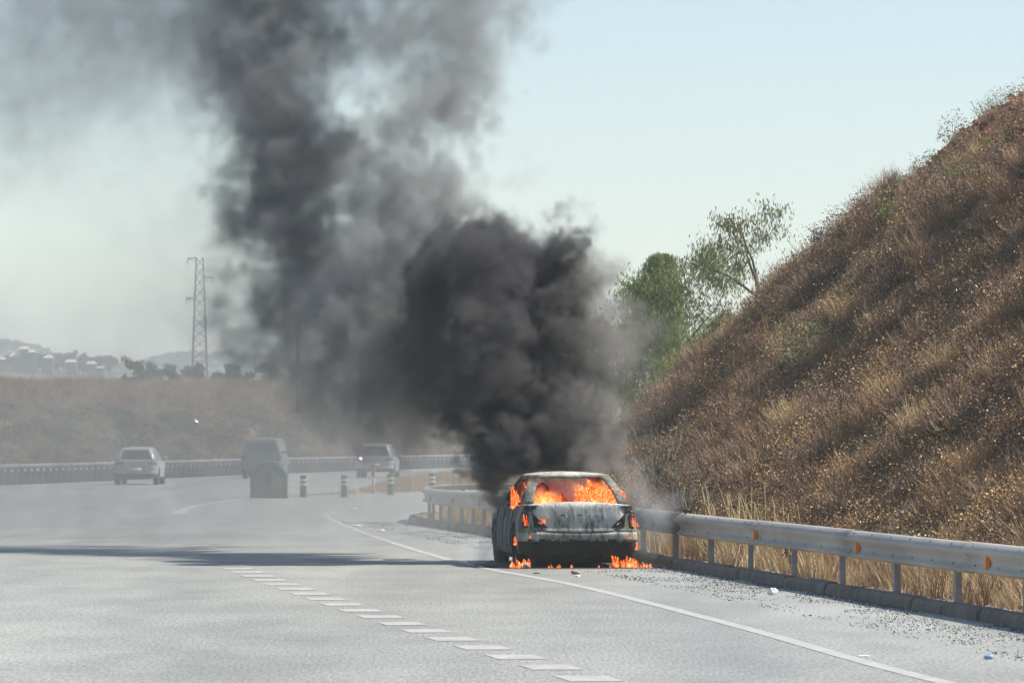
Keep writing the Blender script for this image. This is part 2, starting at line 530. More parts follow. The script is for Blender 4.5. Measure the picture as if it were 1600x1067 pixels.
# ------------------------------------------------------------------ kerb and guardrails
kerb = empty('kerb', (0, 0, 0))
tag(kerb, kind='structure')
t = RAIL.t_at_y(44)
kprof = [(-.42, -.05), (-.40, .10), (-.37, .135), (-.24, .145), (-.215, .12), (-.21, -.05)]
kr = random.Random(5)
tend = RAIL.t_at_y(128) + 14
while t < tend:
    L_ = kr.choice([1.95, 1.95, 2.0, 1.4])
    bend = t > RAIL.t_at_y(112)
    if bend: L_ = .8
    vs, fs = [], []
    dz = kr.uniform(-.012, .012); dn = kr.uniform(-.012, .012)
    n = len(kprof)
    for k in range(3):
        p, T, Nn = RAIL.at(t + .012 + (L_ - .024 - (.12 if kr.random() < .06 else 0)) * k / 2)
        for (o_, z) in kprof:
            vs.append(tuple(p + Nn * (o_ + dn + kr.uniform(-.006, .006)) + Vector((0, 0, z + dz + kr.uniform(-.006, .006)))))
    for k in range(2):
        for j in range(n - 1):
            fs.append((k * n + j, k * n + n + j, k * n + n + j + 1, k * n + j + 1))
    fs.append(tuple(range(n))); fs.append(tuple(range(3 * n - 1, 2 * n - 1, -1)))
    o = mesh_obj('kerb_stone', vs, fs, M['kerb'], kerb, smooth=False)
    t += L_

# folded steel beam seen in the photo: a bright sloping top, a shaded face, a narrow lip below
BEAM = [(.015, .0), (.0, .012), (-.075, .03), (-.088, .045), (-.07, .068), (-.035, .10), (-.028, .14), (-.045, .19), (-.098, .235), (-.105, .262), (-.092, .29), (-.03, .338), (.0, .352), (.015, .345)]
def beam_piece(arc, t0, t1, zb, m, parent, side=1, step=1.0):
    vs, fs = [], []
    n = max(2, int((t1 - t0) / step) + 1)
    k_ = len(BEAM)
    for i in range(n):
        p, T, Nn = arc.at(t0 + (t1 - t0) * i / (n - 1))
        for (o_, z) in BEAM:
            vs.append(tuple(p + Nn * side * o_ + Vector((0, 0, zb + z))))
        for (o_, z) in reversed(BEAM):
            vs.append(tuple(p + Nn * side * (o_ + .006) + Vector((0, 0, zb + z * .985 + .002))))
    c = 2 * k_
    for i in range(n - 1):
        for j in range(c):
            l = (j + 1) % c
            fs.append((i * c + j, i * c + c + j, i * c + c + l, i * c + l))
    fs.append(tuple(range(c))); fs.append(tuple(range(n * c - 1, (n - 1) * c - 1, -1)))
    return mesh_obj('beam', vs, fs, m, parent)

def c_post(h, w=.12, dp=.06, th=.006):
    """C-section steel post mesh, web towards the road"""
    b = MB()
    b.box((0, 0, h / 2 - .2), (th, w, h + .4))
    b.box((dp / 2, -w / 2 + th / 2, h / 2 - .2), (dp, th, h + .4))
    b.box((dp / 2, w / 2 - th / 2, h / 2 - .2), (dp, th, h + .4))
    b.box((dp, -w / 2 + .013, h / 2 - .2), (th, .026, h + .4))
    b.box((dp, w / 2 - .013, h / 2 - .2), (th, .026, h + .4))
    me_o = b.build('post', M['zinc_post'], smooth=False)
    return me_o
def place_post(src, p, T, parent, first):
    o = src if first else src.copy()
    if not first: sc.collection.objects.link(o)
    o.parent = parent
    o.location = p
    o.rotation_euler = (kr.gauss(0, .008), kr.gauss(0, .012), math.atan2(T.y, T.x) - R(90) + kr.gauss(0, .05))
    return o

rail = empty('guardrail', RAIL.at(RAIL.t_at_y(83.6))[0])
tag(rail, 'galvanised steel guardrail with orange reflectors along kerb beside the scrubby hillside', 'guardrail')
rail0 = Vector(rail.location)
def rel(o, parent):
    o.matrix_parent_inverse = Matrix.Translation(-Vector(parent.location))
    return o
M['zinc_burnt'] = mat('scorched_steel', (.025, .025, .026), .8, col2=(.16, .15, .14), scale=3, metallic=.2)
t1 = RAIL.t_at_y(83.6)
t_bend = RAIL.t_at_y(113)
# the beam in bolted lengths (the lap joints step 6 mm), the length next to the car is scorched
edges = sorted([t1 - 1.2 + 7.7 * k for k in range(-7, 5)])
edges = [e for e in edges if e < t_bend] + list(np.arange(t_bend, t_bend + 40, 4.0))
for i, (a, b) in enumerate(zip(edges, edges[1:])):
    burnt = a < t1 + 2.5 < b or abs(a - (t1 - 1.2)) < .1
    o = beam_piece(RAIL, a, b + .12, .44 + .008 * (i % 2), M['zinc_burnt'] if burnt else M['zinc'], rail, step=(1.0 if a < t_bend - 8 else .5))
    rel(o, rail)
psrc = c_post(.70, .15)
pts_t = [t1 + 3.85 * k for k in range(-11, 8)]
pts_t += list(np.arange(pts_t[-1] + 1.9, t_bend + 40, 1.9))
for i, t in enumerate(pts_t):
    if t < 0: continue
    p, T, Nn = RAIL.at(t)
    rel(place_post(psrc, p + Nn * .03, T, rail, i == 0), rail)
# trapezoid reflectors in the fold, one every two posts
def reflector(t, m):
    p, T, Nn = RAIL.at(t)
    b = MB()
    w, h = .06, .085
    q = [(-w * .25, -h), (w, -h * .75), (w * 1.05, h * .2), (-w * .55, h)]
    vs = [tuple(T * x + Nn * (-.012) + Vector((0, 0, z))) for x, z in q] + [tuple(T * x * .85 + Nn * (-.062) + Vector((0, 0, z * .85))) for x, z in q]
    b.add([Vector(v) + p + Vector((0, 0, .44 + .15)) + Nn * -.03 for v in vs], [(0, 1, 2, 3), (7, 6, 5, 4), (0, 4, 5, 1), (1, 5, 6, 2), (2, 6, 7, 3), (3, 7, 4, 0)])
    rel(b.build('reflector', m, rail, smooth=False), rail)
for d in (50.1, 58.3, 66.5, 74.7):
    reflector(RAIL.t_at_y(d), M['orange'])
for d in (112, 116.5, 121):
    reflector(RAIL.t_at_y(d), M['amber'])
# bolts along the beam, joined: too small to pick apart
b = MB()
for t in np.arange(t1 - 40, t1 + 30, 1.28):
    p, T, Nn = RAIL.at(t)
    for z, o_ in ((.44 + .317, -.064), (.44 + .105, -.042)):
        c = p + Nn * o_ + Vector((0, 0, z))
        b.box(c, (.022, .022, .014))
o = b.build('bolt', M['bolt'], rail, smooth=False); tag(o, kind='stuff'); rel(o, rail)
# small dark bracket clipped on top of the beam
p, T, Nn = RAIL.at(RAIL.t_at_y(82.0))
b = MB(); b.box(p + Vector((0, 0, .835)), (.12, .16, .055), bev=.015); b.box(p + Vector((0, 0, .80)), (.03, .05, .05))
rel(b.build('bracket', M['black'], rail), rail)

lr = empty('guardrail', LRAIL.at(40)[0])
tag(lr, 'long dull guardrail in front of the hazy embankment', 'guardrail')
lsrc = c_post(.66, .20, .22)
for i, (a, b) in enumerate(zip(np.arange(0, 250, 8), np.arange(8, 258, 8))):
    rel(beam_piece(LRAIL, a, b + .12, .5 + .003 * (i % 2), M['zinc_far'], lr, side=-1, step=2.0), lr)
for i, t in enumerate(np.arange(0, 256, 1.34)):
    p, T, Nn = LRAIL.at(t)
    rel(place_post(lsrc, p - Nn * .03, T, lr, i == 0), lr)

# ------------------------------------------------------------------ gore: domed marker, bollards, delineators
def bollard(px, py, label):
    p = G(px, py)
    o = empty('bollard', p)
    tag(o, label, 'bollard', 'green bollards round the gore')
    h, r = .72, .105
    b = MB(); b.lathe([(r * 1.25, 0), (r * 1.25, .03), (r, .05), (r, h - .05), (r * 1.06, h - .05), (r * 1.06, h - .015), (r * .8, h)], 18)
    sharp(b.build('body', M['green_pl'], o))
    for z in (.38, .52):
        b = MB(); b.lathe([(r + .003, z), (r + .004, z + .001), (r + .004, z + .075), (r + .003, z + .076)], 18)
        b.build('band', M['white_rf'], o)
bollard(474, 776.5, 'green bollard with pale bands beside the big domed marker')
bollard(538, 776.5, 'green bollard with pale bands second along from the domed marker')
bollard(610, 773.0, 'green bollard with pale bands in dry grass near the red banded post')
bollard(675, 771.0, 'green bollard standing just behind the curved end of the guardrail')

def dome_marker():
    p = G(420, 778)
    o = empty('gore_marker', p)
    tag(o, 'large green domed gore marker standing in front of the van', 'marker')
    n = 28; w = .60; h = 1.2; hb = .62
    vs, fs = [], []
    prof = [(w * 1.02, 0), (w * 1.02, .08), (w, .1), (w, .4), (w, .70), (w * .97, .78), (w * .88, .88), (w * .70, 1.02), (w * .56, 1.12), (w * .46, 1.17), (w * .3, 1.195), (0, 1.2)]
    prof += [(-x, z) for x, z in reversed(prof[:-1])]
    m = len(prof)
    for (yy, s) in ((-.34, .90), (-.37, .97), (-.12, 1.0), (.30, 1.0), (.36, .95)):
        for x, z in prof:
            # curved front: a big half cylinder
            vs.append((x * s, yy + .25 * (x / w) ** 2, z * (1 if z < .12 else s)))
    for r in range(4):
        for k in range(m - 1):
            fs.append((r * m + k, r * m + k + 1, r * m + m + k + 1, r * m + m + k))
    fs.append(tuple(range(m))); fs.append(tuple(range(5 * m - 1, 4 * m - 1, -1)))
    body = sharp(mesh_obj('body', vs, fs, M['green_pl'], o), 50)
    # white chevron triangles pointing out and up
    for sx in (-1, 1):
        vs2 = []
        tri = [(sx * .08, .30), (sx * .46, .30), (sx * .46, .62), (sx * .10, .95)]
        q = [(x, -.345 + .25 * (x / w) ** 2 - .02, z) for x, z in tri] + [(x, -.345 + .25 * (x / w) ** 2 + .01, z) for x, z in tri]
        mesh_obj('reflective_panel', q, [(0, 1, 2, 3), (7, 6, 5, 4), (0, 4, 5, 1), (1, 5, 6, 2), (2, 6, 7, 3), (3, 7, 4, 0)], M['panel'], o, smooth=False)
M['panel'] = mat('dull_reflective_panel', (.07, .09, .09), .5)
dome_marker()

def delineator(px, py, h, label, kind):
    p = G(px, py)
    o = empty('delineator_post', p)
    tag(o, label, 'marker post')
    if kind == 'red':
        b = MB(); b.box((0, 0, h * .3), (.10, .05, h * .6), bev=.01); b.build('post', M['white_rf'], o)
        b = MB(); b.box((0, 0, h * .68), (.12, .055, h * .30), bev=.01); b.build('red_band', M['red_rf'], o)
        b = MB(); b.lathe([(.005, -.03), (.075, -.03), (.08, 0), (.075, .03), (.005, .03)], 14, M=Matrix.Translation((0, 0, h * .9)) @ Matrix.Rotation(R(90), 4, 'X')); b.build('disc', M['bank_soil'], o)
    else:
        for sx in (-1, 1):
            b = MB(); b.box((sx * .12, 0, h / 2), (.04, .04, h), bev=.008); b.build('upright', M['zinc_post'], o)
        b = MB(); b.box((0, 0, h - .07), (.30, .045, .14), bev=.01); b.build('head', M['zinc_post'], o)
        b = MB(); b.box((0, 0, h * .55), (.20, .04, .04), bev=.008); b.build('crossbar', M['zinc_post'], o)
        b = MB(); b.lathe([(.0, 0), (.035, 0), (.03, .07), (.0, .09)], 10, M=Matrix.Translation((0, 0, h))); b.build('cap', M['zinc_post'], o)
delineator(583, 770, 1.05, 'thin roadside post with red band in front of the blue car', 'red')
delineator(713, 767, .78, 'narrow frame shaped marker post above the far guardrail', 'frame')
delineator(743, 764, .85, 'smaller frame marker post close to the smoke behind guardrail', 'frame')

# ------------------------------------------------------------------ vehicles
def rrect(y0, y1, hw, rr, rf, nside, nend, nc=7):
    """rounded rectangle, from rear centre anticlockwise seen from above: rear -> right side -> front -> left side"""
    pts = []
    for k in range(nend): pts.append((hw * 0 + (hw - rr) * k / nend, y0, 'r'))
    for k in range(nc):
        a = R(90) * k / nc; pts.append((hw - rr + rr * math.sin(a), y0 + rr - rr * math.cos(a), 'c'))
    for k in range(nside): pts.append((hw, y0 + rr + (y1 - rf - y0 - rr) * k / nside, 's'))
    for k in range(nc):
        a = R(90) * k / nc; pts.append((hw - rf + rf * math.cos(a), y1 - rf + rf * math.sin(a), 'c'))
    for k in range(2 * nend): pts.append((hw - rf - 2 * (hw - rf) * k / (2 * nend), y1, 'f'))
    for k in range(nc):
        a = R(90) * k / nc; pts.append((-hw + rf - rf * math.sin(a), y1 - rf + rf * math.cos(a), 'c'))
    for k in range(nside): pts.append((-hw, y1 - rf - (y1 - rf - y0 - rr) * k / nside, 's'))
    for k in range(nc):
        a = R(90) * k / nc; pts.append((-hw + rr - rr * math.cos(a), y0 + rr - rr * math.sin(a), 'c'))
    for k in range(nend): pts.append((-(hw - rr) * (1 - k / nend), y0, 'r'))
    return pts

def build_car(name, label, c, loc, yaw, mats, burnt=False):
    """c: dimensions; body walls follow a rounded plan, greenhouse tapers from belt to roof; faces sorted into parts"""
    root = empty(name, loc, yaw)
    tag(root, label, c['cat'])
    L, W, H = c['L'], c['W'], c['H']
    hw = W / 2
    wy = c['wheels']; wr = c['wr']
    def ip(x, tab):
        return float(np.interp(x, [a for a, _ in tab], [b for _, b in tab]))
    pl = rrect(0, L, hw, c['rr'], c['rf'], 64, 12)
    NV = 22
    parts = {}
    def put(part, quad):
        d = parts.setdefault(part, ([], [], {}))
        idx = []
        for p in quad:
            key = (round(p[0], 4), round(p[1], 4), round(p[2], 4))
            if key not in d[2]:
                d[2][key] = len(d[0]); d[0].append(p)
            if d[2][key] not in idx: idx.append(d[2][key])
        if len(idx) >= 3: d[1].append(tuple(idx))
    def wall(x, y, z):
        si = ip(z, c['side']); ri = ip(z, c['rear']); fi = ip(z, c['front'])
        a = max(0, 1 - y / 1.1) ** 2; b_ = max(0, 1 - (L - y) / 1.1) ** 2
        return (x * (1 - si / hw), y + ri * a - fi * b_, z)
    def zbot(y, x, z0):
        z = z0
        for w in wy:
            dy = abs(y - w)
            ra = wr + .07
            if dy < ra and abs(x) > hw * .8: z = max(z, .02 + wr + math.sqrt(ra * ra - dy * dy) - .02)
        return z
    rows = []
    for v in range(NV + 1):
        row = []
        for (x, y, k) in pl:
            zs = ip(y, c['shoulder'])
            zb = zbot(y, x, ip(y, c['sill']))
            z = zb + (zs - zb) * v / NV
            row.append(wall(x, y, z))
        rows.append(row)
    # deck rings
    deck = [rows[-1]]
    for k in (.94, .82, .6, .3, 0):
        row = []
        for i, (x, y, _) in enumerate(pl):
            p = rows[-1][i]
            yy = min(max(p[1], .22), L - .35)
            cr = ip(p[1], c['crown'])
            row.append((p[0] * k, p[1] + (yy - p[1]) * (1 - k), p[2] + cr * (1 - k * k)))
        deck.append(row)
    n = len(pl)
    gy0, gy1, ghw = c['gb']
    for rowset, isdeck in ((rows, 0), (deck, 1)):
        for a, b_ in zip(rowset[:-1], rowset[1:]):
            for i in range(n):
                j = (i + 1) % n
                q = (a[i], a[j], b_[j], b_[i])
                cx = sum(p[0] for p in q) / 4; cy = sum(p[1] for p in q) / 4; cz = sum(p[2] for p in q) / 4
                put(c['cls'](cx, cy, cz, isdeck), q)
    # greenhouse
    g0 = rrect(gy0, gy1, ghw, c['gr'], c['gr'] * 1.6, 40, 10)
    ry0, ry1, rhw = c['gt']
    g1 = rrect(ry0, ry1, rhw, c['gr'] * .9, c['gr'] * 1.2, 40, 10)
    zt = c['zroof']
    NG = 14
    grow = []
    for v in range(NG + 1):
        f = v / NG
        row = []
        for (a, b_) in zip(g0, g1):
            x = a[0] + (b_[0] - a[0]) * f; y = a[1] + (b_[1] - a[1]) * f
            bul = .035 * math.sin(math.pi * f)
            x *= 1 + bul / ghw
            z0 = ip(a[1], c['belt'])
            row.append((x, y - (bul if a[1] < gy0 + .2 else 0), z0 + (zt - .02 - z0) * (f ** .95)))
        grow.append(row)
    for k in (.97, .9, .7, .4, 0):
        row = []
        for i in range(n_ := len(g1)):
            p = grow[NG][i]
            cy = min(max(p[1], ry0 + .4), ry1 - .4)
            row.append((p[0] * k, p[1] + (cy - p[1]) * (1 - k), zt - .02 + .05 * (1 - k ** 2.2)))
        grow.append(row)
    for r in range(len(grow) - 1):
        a, b_ = grow[r], grow[r + 1]
        for i in range(n_):
            j = (i + 1) % n_
            q = (a[i], a[j], b_[j], b_[i])
            if r >= NG:
                put('roof', q); continue
            f = (r + .5) / NG
            kind = g0[i][2]
            cx = sum(p[0] for p in q) / 4; cy = sum(p[1] for p in q) / 4
            put(c['gcls'](cx, cy, f, kind), q)
    for nm, (vs, fs, _) in parts.items():
        if nm is None or nm.startswith('skip'): continue
        base = nm.split(':')[0]
        o = sharp(mesh_obj(base, vs, fs, mats.get(nm, mats.get(base, mats['body'])), root), 40)
        if nm.split(':')[0] in ('roof', 'pillars', 'bumper', 'trunk_lid', 'body', 'tailgate', 'side_panel'):
            md = o.modifiers.new('sheet', 'SOLIDIFY'); md.thickness = .012 if not burnt else .022; md.offset = -1
    # wheels
    for w in wy:
        for sx in (-1, 1):
            whl = bpy.data.objects.new('wheel', None); link(whl, root)
            whl.location = (sx * (hw - .12), w, wr)
            b = MB(); tw = .105
            b.lathe([(wr * .62, -tw), (wr * .93, -tw), (wr, -tw * .75), (wr, tw * .75), (wr * .93, tw), (wr * .62, tw)], 28, axis='x', closed=True)
            b.build('tyre', M['rubber'], whl)
            b = MB()
            b.lathe([(wr * .60, -tw * .8), (wr * .63, -tw * .8), (wr * .63, tw * .8), (wr * .60, tw * .8)], 24, axis='x', closed=True)
            b.lathe([(.0, sx * .02), (wr * .16, sx * .02), (wr * .16, sx * .07), (0, sx * .075)], 14, axis='x')
            for s in range(5):
                an = 2 * math.pi * s / 5
                b.box((sx * .05, 0, wr * .37), (.03, wr * .16, wr * .52), M=Matrix.Rotation(an, 4, 'X'))
            b.build('rim', mats['rim'], whl)
    return root

# --- the burning saloon
M['burnt'] = None
def burnt_metal(name, ash=(.34, .35, .32), mid=(.15, .155, .145), soot=(.018, .018, .02), rust=(.13, .065, .035), a=.42, z=.62, scale=2.4):
    m = mat(name, ash, .85, spec=.3)
    N, L = m.node_tree.nodes, m.node_tree.links
    b = N['Principled BSDF']; tc = N.new('ShaderNodeTexCoord')
    mp = N.new('ShaderNodeMapping'); mp.inputs['Scale'].default_value = (1.5, 1.2, .42); L.new(tc.outputs['Object'], mp.inputs[0])
    def nz(s, d, off=0):
        n = N.new('ShaderNodeTexNoise'); n.inputs['Scale'].default_value = s; n.inputs['Detail'].default_value = d
        n.inputs['Distortion'].default_value = .6
        ad = N.new('ShaderNodeVectorMath'); ad.inputs[1].default_value = (off, off * .7, off * 1.3)
        L.new(mp.outputs[0], ad.inputs[0]); L.new(ad.outputs[0], n.inputs['Vector']); return n.outputs['Fac']
    def ramp(s, stops):
        r = N.new('ShaderNodeValToRGB'); e = r.color_ramp.elements
        e[0].position, e[0].color = stops[0][0], (*stops[0][1], 1); e[1].position, e[1].color = stops[-1][0], (*stops[-1][1], 1)
        for p, c in stops[1:-1]:
            x = e.new(p); x.color = (*c, 1)
        L.new(s, r.inputs[0]); return r.outputs[0]
    base = ramp(nz(scale, 8), [(a - .20, soot), (a - .05, mid), (z, ash), (z + .14, tuple(min(1, x * 1.25) for x in ash))])
    rst = ramp(nz(scale * 2.2, 8, 4.2), [(.50, (0, 0, 0)), (.80, (1, 1, 1))])
    mx = N.new('ShaderNodeMix'); mx.data_type = 'RGBA'; L.new(rst, mx.inputs[0]); L.new(base, mx.inputs[6]); mx.inputs[7].default_value = (*rust, 1)
    sp = ramp(nz(scale * 5.5, 7, 9.1), [(.52, (1, 1, 1)), (.72, (.25, .24, .23))])
    mu = N.new('ShaderNodeMix'); mu.data_type = 'RGBA'; mu.blend_type = 'MULTIPLY'; mu.inputs[0].default_value = 1
    L.new(mx.outputs[2], mu.inputs[6]); L.new(sp, mu.inputs[7]); L.new(mu.outputs[2], b.inputs['Base Color'])
    bp = N.new('ShaderNodeBump'); bp.inputs['Strength'].default_value = .5; bp.inputs['Distance'].default_value = .02
    L.new(nz(9, 6, 2.2), bp.inputs['Height']); L.new(bp.outputs[0], b.inputs['Normal'])
    return m
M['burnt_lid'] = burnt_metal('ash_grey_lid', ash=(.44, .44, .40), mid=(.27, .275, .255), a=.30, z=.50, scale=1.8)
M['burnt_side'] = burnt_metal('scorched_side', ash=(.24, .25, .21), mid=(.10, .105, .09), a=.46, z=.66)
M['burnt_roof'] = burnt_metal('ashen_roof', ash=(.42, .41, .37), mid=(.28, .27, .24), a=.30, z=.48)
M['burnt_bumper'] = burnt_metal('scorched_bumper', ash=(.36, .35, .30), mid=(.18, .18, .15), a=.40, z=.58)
M['char'] = mat('charred', (.008, .008, .009), .9, col2=(.022, .02, .02), scale=6, bump=.8, bscale=14)

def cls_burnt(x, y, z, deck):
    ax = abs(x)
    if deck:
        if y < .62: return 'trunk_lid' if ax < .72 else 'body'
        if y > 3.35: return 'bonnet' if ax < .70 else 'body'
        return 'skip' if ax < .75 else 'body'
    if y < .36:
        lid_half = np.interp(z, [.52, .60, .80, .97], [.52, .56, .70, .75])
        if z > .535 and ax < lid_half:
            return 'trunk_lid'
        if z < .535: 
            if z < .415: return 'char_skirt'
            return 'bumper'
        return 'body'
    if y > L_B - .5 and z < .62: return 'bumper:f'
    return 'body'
L_B = 4.58
def gcls_burnt(x, y, f, kind):
    if kind == 'r' and abs(x) < .80 - .18 * f and .02 < f < .90: return 'skip'
    if kind == 'f' and .05 < f < .92: return 'skip'
    if kind == 's' and .06 < f < .86:
        yy = y
        if abs(yy - 2.02) < .05 : return 'pillars'
        if 1.05 - .15 * (1 - f) < yy < 3.2 - .75 * f: return 'skip'
    return 'pillars'
SED = dict(cat='car', L=L_B, W=1.80, H=1.45, wheels=(.98, 3.72), wr=.315, rr=.30, rf=.45,
           side=[(.15, .06), (.3, .01), (.45, 0), (.68, .012), (.80, .04), (.95, .10), (1.0, .14)],
           rear=[(.15, .10), (.28, .03), (.40, .0), (.50, .005), (.535, .025), (.60, .055), (.75, .07), (.88, .10), (.93, .115), (.97, .17)],
           front=[(.15, .1), (.4, 0), (.6, .08), (.8, .3)],
           sill=[(0, .20), (.5, .2), (.9, .18), (4.0, .2), (4.58, .24)],
           shoulder=[(0, .935), (.5, .935), (1.5, .90), (3.2, .88), (3.6, .84), (4.3, .70), (4.58, .64)],
           crown=[(0, .03), (.6, .05), (3.2, .08), (4.58, .06)],
           gb=(.52, 3.50, .795), gt=(1.22, 2.55, .60), gr=.16, zroof=1.40,
           belt=[(.4, .965), (1.5, .915), (3.5, .94)], cls=cls_burnt, gcls=gcls_burnt)
CAR_P = G(906, 887); CAR_YAW = R(6.2)
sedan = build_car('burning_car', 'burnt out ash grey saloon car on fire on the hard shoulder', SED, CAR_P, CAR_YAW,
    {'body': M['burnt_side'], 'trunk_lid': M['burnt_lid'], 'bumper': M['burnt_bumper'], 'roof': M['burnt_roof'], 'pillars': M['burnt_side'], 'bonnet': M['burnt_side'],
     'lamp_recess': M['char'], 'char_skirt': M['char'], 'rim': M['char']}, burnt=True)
for o in list(sedan.children):
    if o.name.startswith('char_skirt'): o.name = 'bumper_skirt'
b = MB()                                            # charred interior: floor, bulkheads, dashboard, rear shelf
b.box((0, 2.25, .19), (1.5, 4.1, .16)); b.box((0, .62, .17), (1.2, .8, .20), bev=.04); b.box((0, .30, .42), (1.45, .30, .30)); b.box((0, 3.35, .62), (1.46, .12, .62)); b.box((0, 3.12, .86), (1.36, .30, .14), bev=.04)
b.box((0, .80, .62), (1.4, .05, .66)); b.box((0, .62, .915), (1.36, .34, .03))
b.build('interior', M['char'], sedan)
for sx in (-.38, .38):
    b = MB()
    for k in (-.19, .19): b.tube([(sx + k, 2.0, .45), (sx + k * .9, 1.8, .75), (sx + k * .7, 1.66, 1.05), (sx + k * .35, 1.62, 1.20)], .022, 6)
    b.tube([(sx - .07, 1.62, 1.2), (sx, 1.61, 1.25), (sx + .07, 1.62, 1.2)], .02, 6)
    b.box((sx, 2.05, .44), (.44, .48, .06), bev=.02)
    for k in range(5): b.tube([(sx - .18, 1.95 - k * .06, .52 + k * .12), (sx + .18, 1.95 - k * .06, .52 + k * .12)], .008, 4)
    b.build('seat_frame', M['char'], sedan)
def rear_y(x, z):
    pl = abs(x) - (.9 - .30)
    y0 = .30 - math.sqrt(max(0, .09 - max(pl, 0) ** 2)) if pl > 0 else 0
    return y0 + np.interp(z, [q[0] for q in SED['rear']], [q[1] for q in SED['rear']]) * max(0, 1 - y0 / 1.1) ** 2
def rear_patch(name, outline, m, proud=.007, sub=5):
    # a charred lamp opening that follows the rear sheet metal
    c_ = Vector((sum(p[0] for p in outline) / len(outline), sum(p[1] for p in outline) / len(outline)))
    ring = []
    for p, q in zip(outline, outline[1:] + outline[:1]):
        ring += [Vector(p).lerp(Vector(q), k / sub) for k in range(sub)]
    n = len(ring); vs, fs = [], []
    for f, dy in ((1.0, .02), (.98, -proud), (.8, -proud * .6), (.45, .0), (.0, .004)):
        for p in ring:
            q = c_.lerp(p, f); xx_ = q.x
            vs.append((xx_, rear_y(xx_, q.y) + dy, q.y))
    for r_ in range(4):
        for k in range(n):
            l = (k + 1) % n; fs.append((r_ * n + k, r_ * n + l, r_ * n + n + l, r_ * n + n + k))
    return mesh_obj(name, vs, fs, m, sedan)
for sx in (-1, 1):
    # burnt-out lamp openings: a triangle in the boot lid, a tall slot in the wing
    rear_patch('lamp_opening', [(sx * .705, .82), (sx * .68, .605), (sx * .47, .60)], M['char'])
    rear_patch('lamp_opening', [(sx * .845, .83), (sx * .79, .845), (sx * .76, .80), (sx * .775, .60), (sx * .83, .585), (sx * .85, .65)], M['char'])
    rear_patch('scorched_corner', [(sx * .80, .925), (sx * .62, .925), (sx * .72, .84), (sx * .82, .86)], M['char'], .004)
b = MB(); b.tube([(-.62, .10, .47), (-.2, .06, .48), (.2, .06, .48), (.62, .10, .47)], .012, 6); b.build('bumper_seam', M['char'], sedan)
b = MB(); b.tube([(.35, .12, .20), (.35, .5, .22), (.3, 1.2, .22)], .035, 10); b.tube([(-.6, .5, .23), (.6, .5, .23)], .05, 8); b.box((0, .28, .3), (1.2, .1, .12), bev=.02); b.build('axle', M['char'], sedan)
M['rustdark'] = mat('scorched_rust', (.05, .03, .02), .95, col2=(.015, .013, .012), scale=20)
for k, (x, z_, w_, h_) in enumerate(((-.25, .79, .030, .012), (-.14, .785, .020, .010), (.01, .79, .034, .016), (.15, .78, .022, .010), (.26, .775, .026, .012), (.02, .70, .008, .05), (-.30, .69, .009, .04), (.14, .66, .010, .03))):
    rr_ = random.Random(k)
    rear_patch('scorch_mark', [(x + math.cos(q * 6.283 / 7) * w_ * rr_.uniform(.6, 1.3), z_ + math.sin(q * 6.283 / 7) * h_ * rr_.uniform(.6, 1.3)) for q in range(7)], M['rustdark'], .003, 2)
# panel gap round the boot lid and along the rear doors
gap = []
for x, z_ in ((-.735, .925), (-.70, .82), (-.60, .66), (-.53, .56), (-.30, .535), (0, .53), (.30, .535), (.53, .56), (.60, .66), (.70, .82), (.735, .925)):
    gap.append((x, rear_y(x, z_) - .002, z_))
b = MB(); b.tube(spline(gap, 4), .007, 5); b.build('lid_gap', M['char'], sedan)
for sx in (-1, 1):
    b = MB()
    for y_ in (1.32, 2.42, 3.35): b.tube([(sx * .897, y_, .30), (sx * .902, y_, .5), (sx * .89, y_ - .02, .7), (sx * .855, y_ - .05, .86)], .007, 4)
    b.build('door_gap', M['char'], sedan)
# ragged remains of the bumper plastic
b = MB(); rr_ = random.Random(4)
for k in range(17):
    x = rr_.uniform(-.8, .8); yb = rear_y(x, .40) - .006 - .0006 * k
    l_ = rr_.uniform(.03, .10); w_ = rr_.uniform(.04, .22)
    b.box((x, yb, .43 - l_ / 2), (w_, .012, l_), taper=1.25)
b.build('melted_bumper_edge', M['char'], sedan)

# --- traffic beyond
def cls_suv(x, y, z, deck):
    if deck: return 'body'
    ax = abs(x)
    if y < .4:
        if z < .46: return 'bumper'
        if .80 < z < .93 and ax > .48: return 'tail_lamp:' + ('l' if x < 0 else 'r')
        if ax < .62: return 'tailgate'
    if z < .30: return 'bumper:s'
    return 'body'
def gcls_suv(x, y, f, kind):
    if kind == 'r' and abs(x) < .62 and .06 < f < .80: return 'rear_window'
    if kind == 'f' and .05 < f < .92: return 'windscreen'
    if kind == 's' and .08 < f < .84:
        if abs(y - 2.2) < .05 or abs(y - 1.15) < .05: return 'pillars'
        if .75 < y < 3.3 - .8 * f:
            return 'side_window:' + ('l' if x < 0 else 'r') + ('1' if y < 1.15 else '2' if y < 2.2 else '3')
    return 'pillars'
def paint(name, col, dark=False):
    return mat(name, col, .35, spec=.6)
M['tail'] = mat('tail_lamp_red', (.25, .02, .02), .25)
M['tail_lit'] = mat('tail_lamp_lit', (.4, .05, .05), .3, emit=(1.0, .45, .45), es=7)
M['alloy'] = mat('alloy_rim', (.3, .3, .31), .4, metallic=.7)
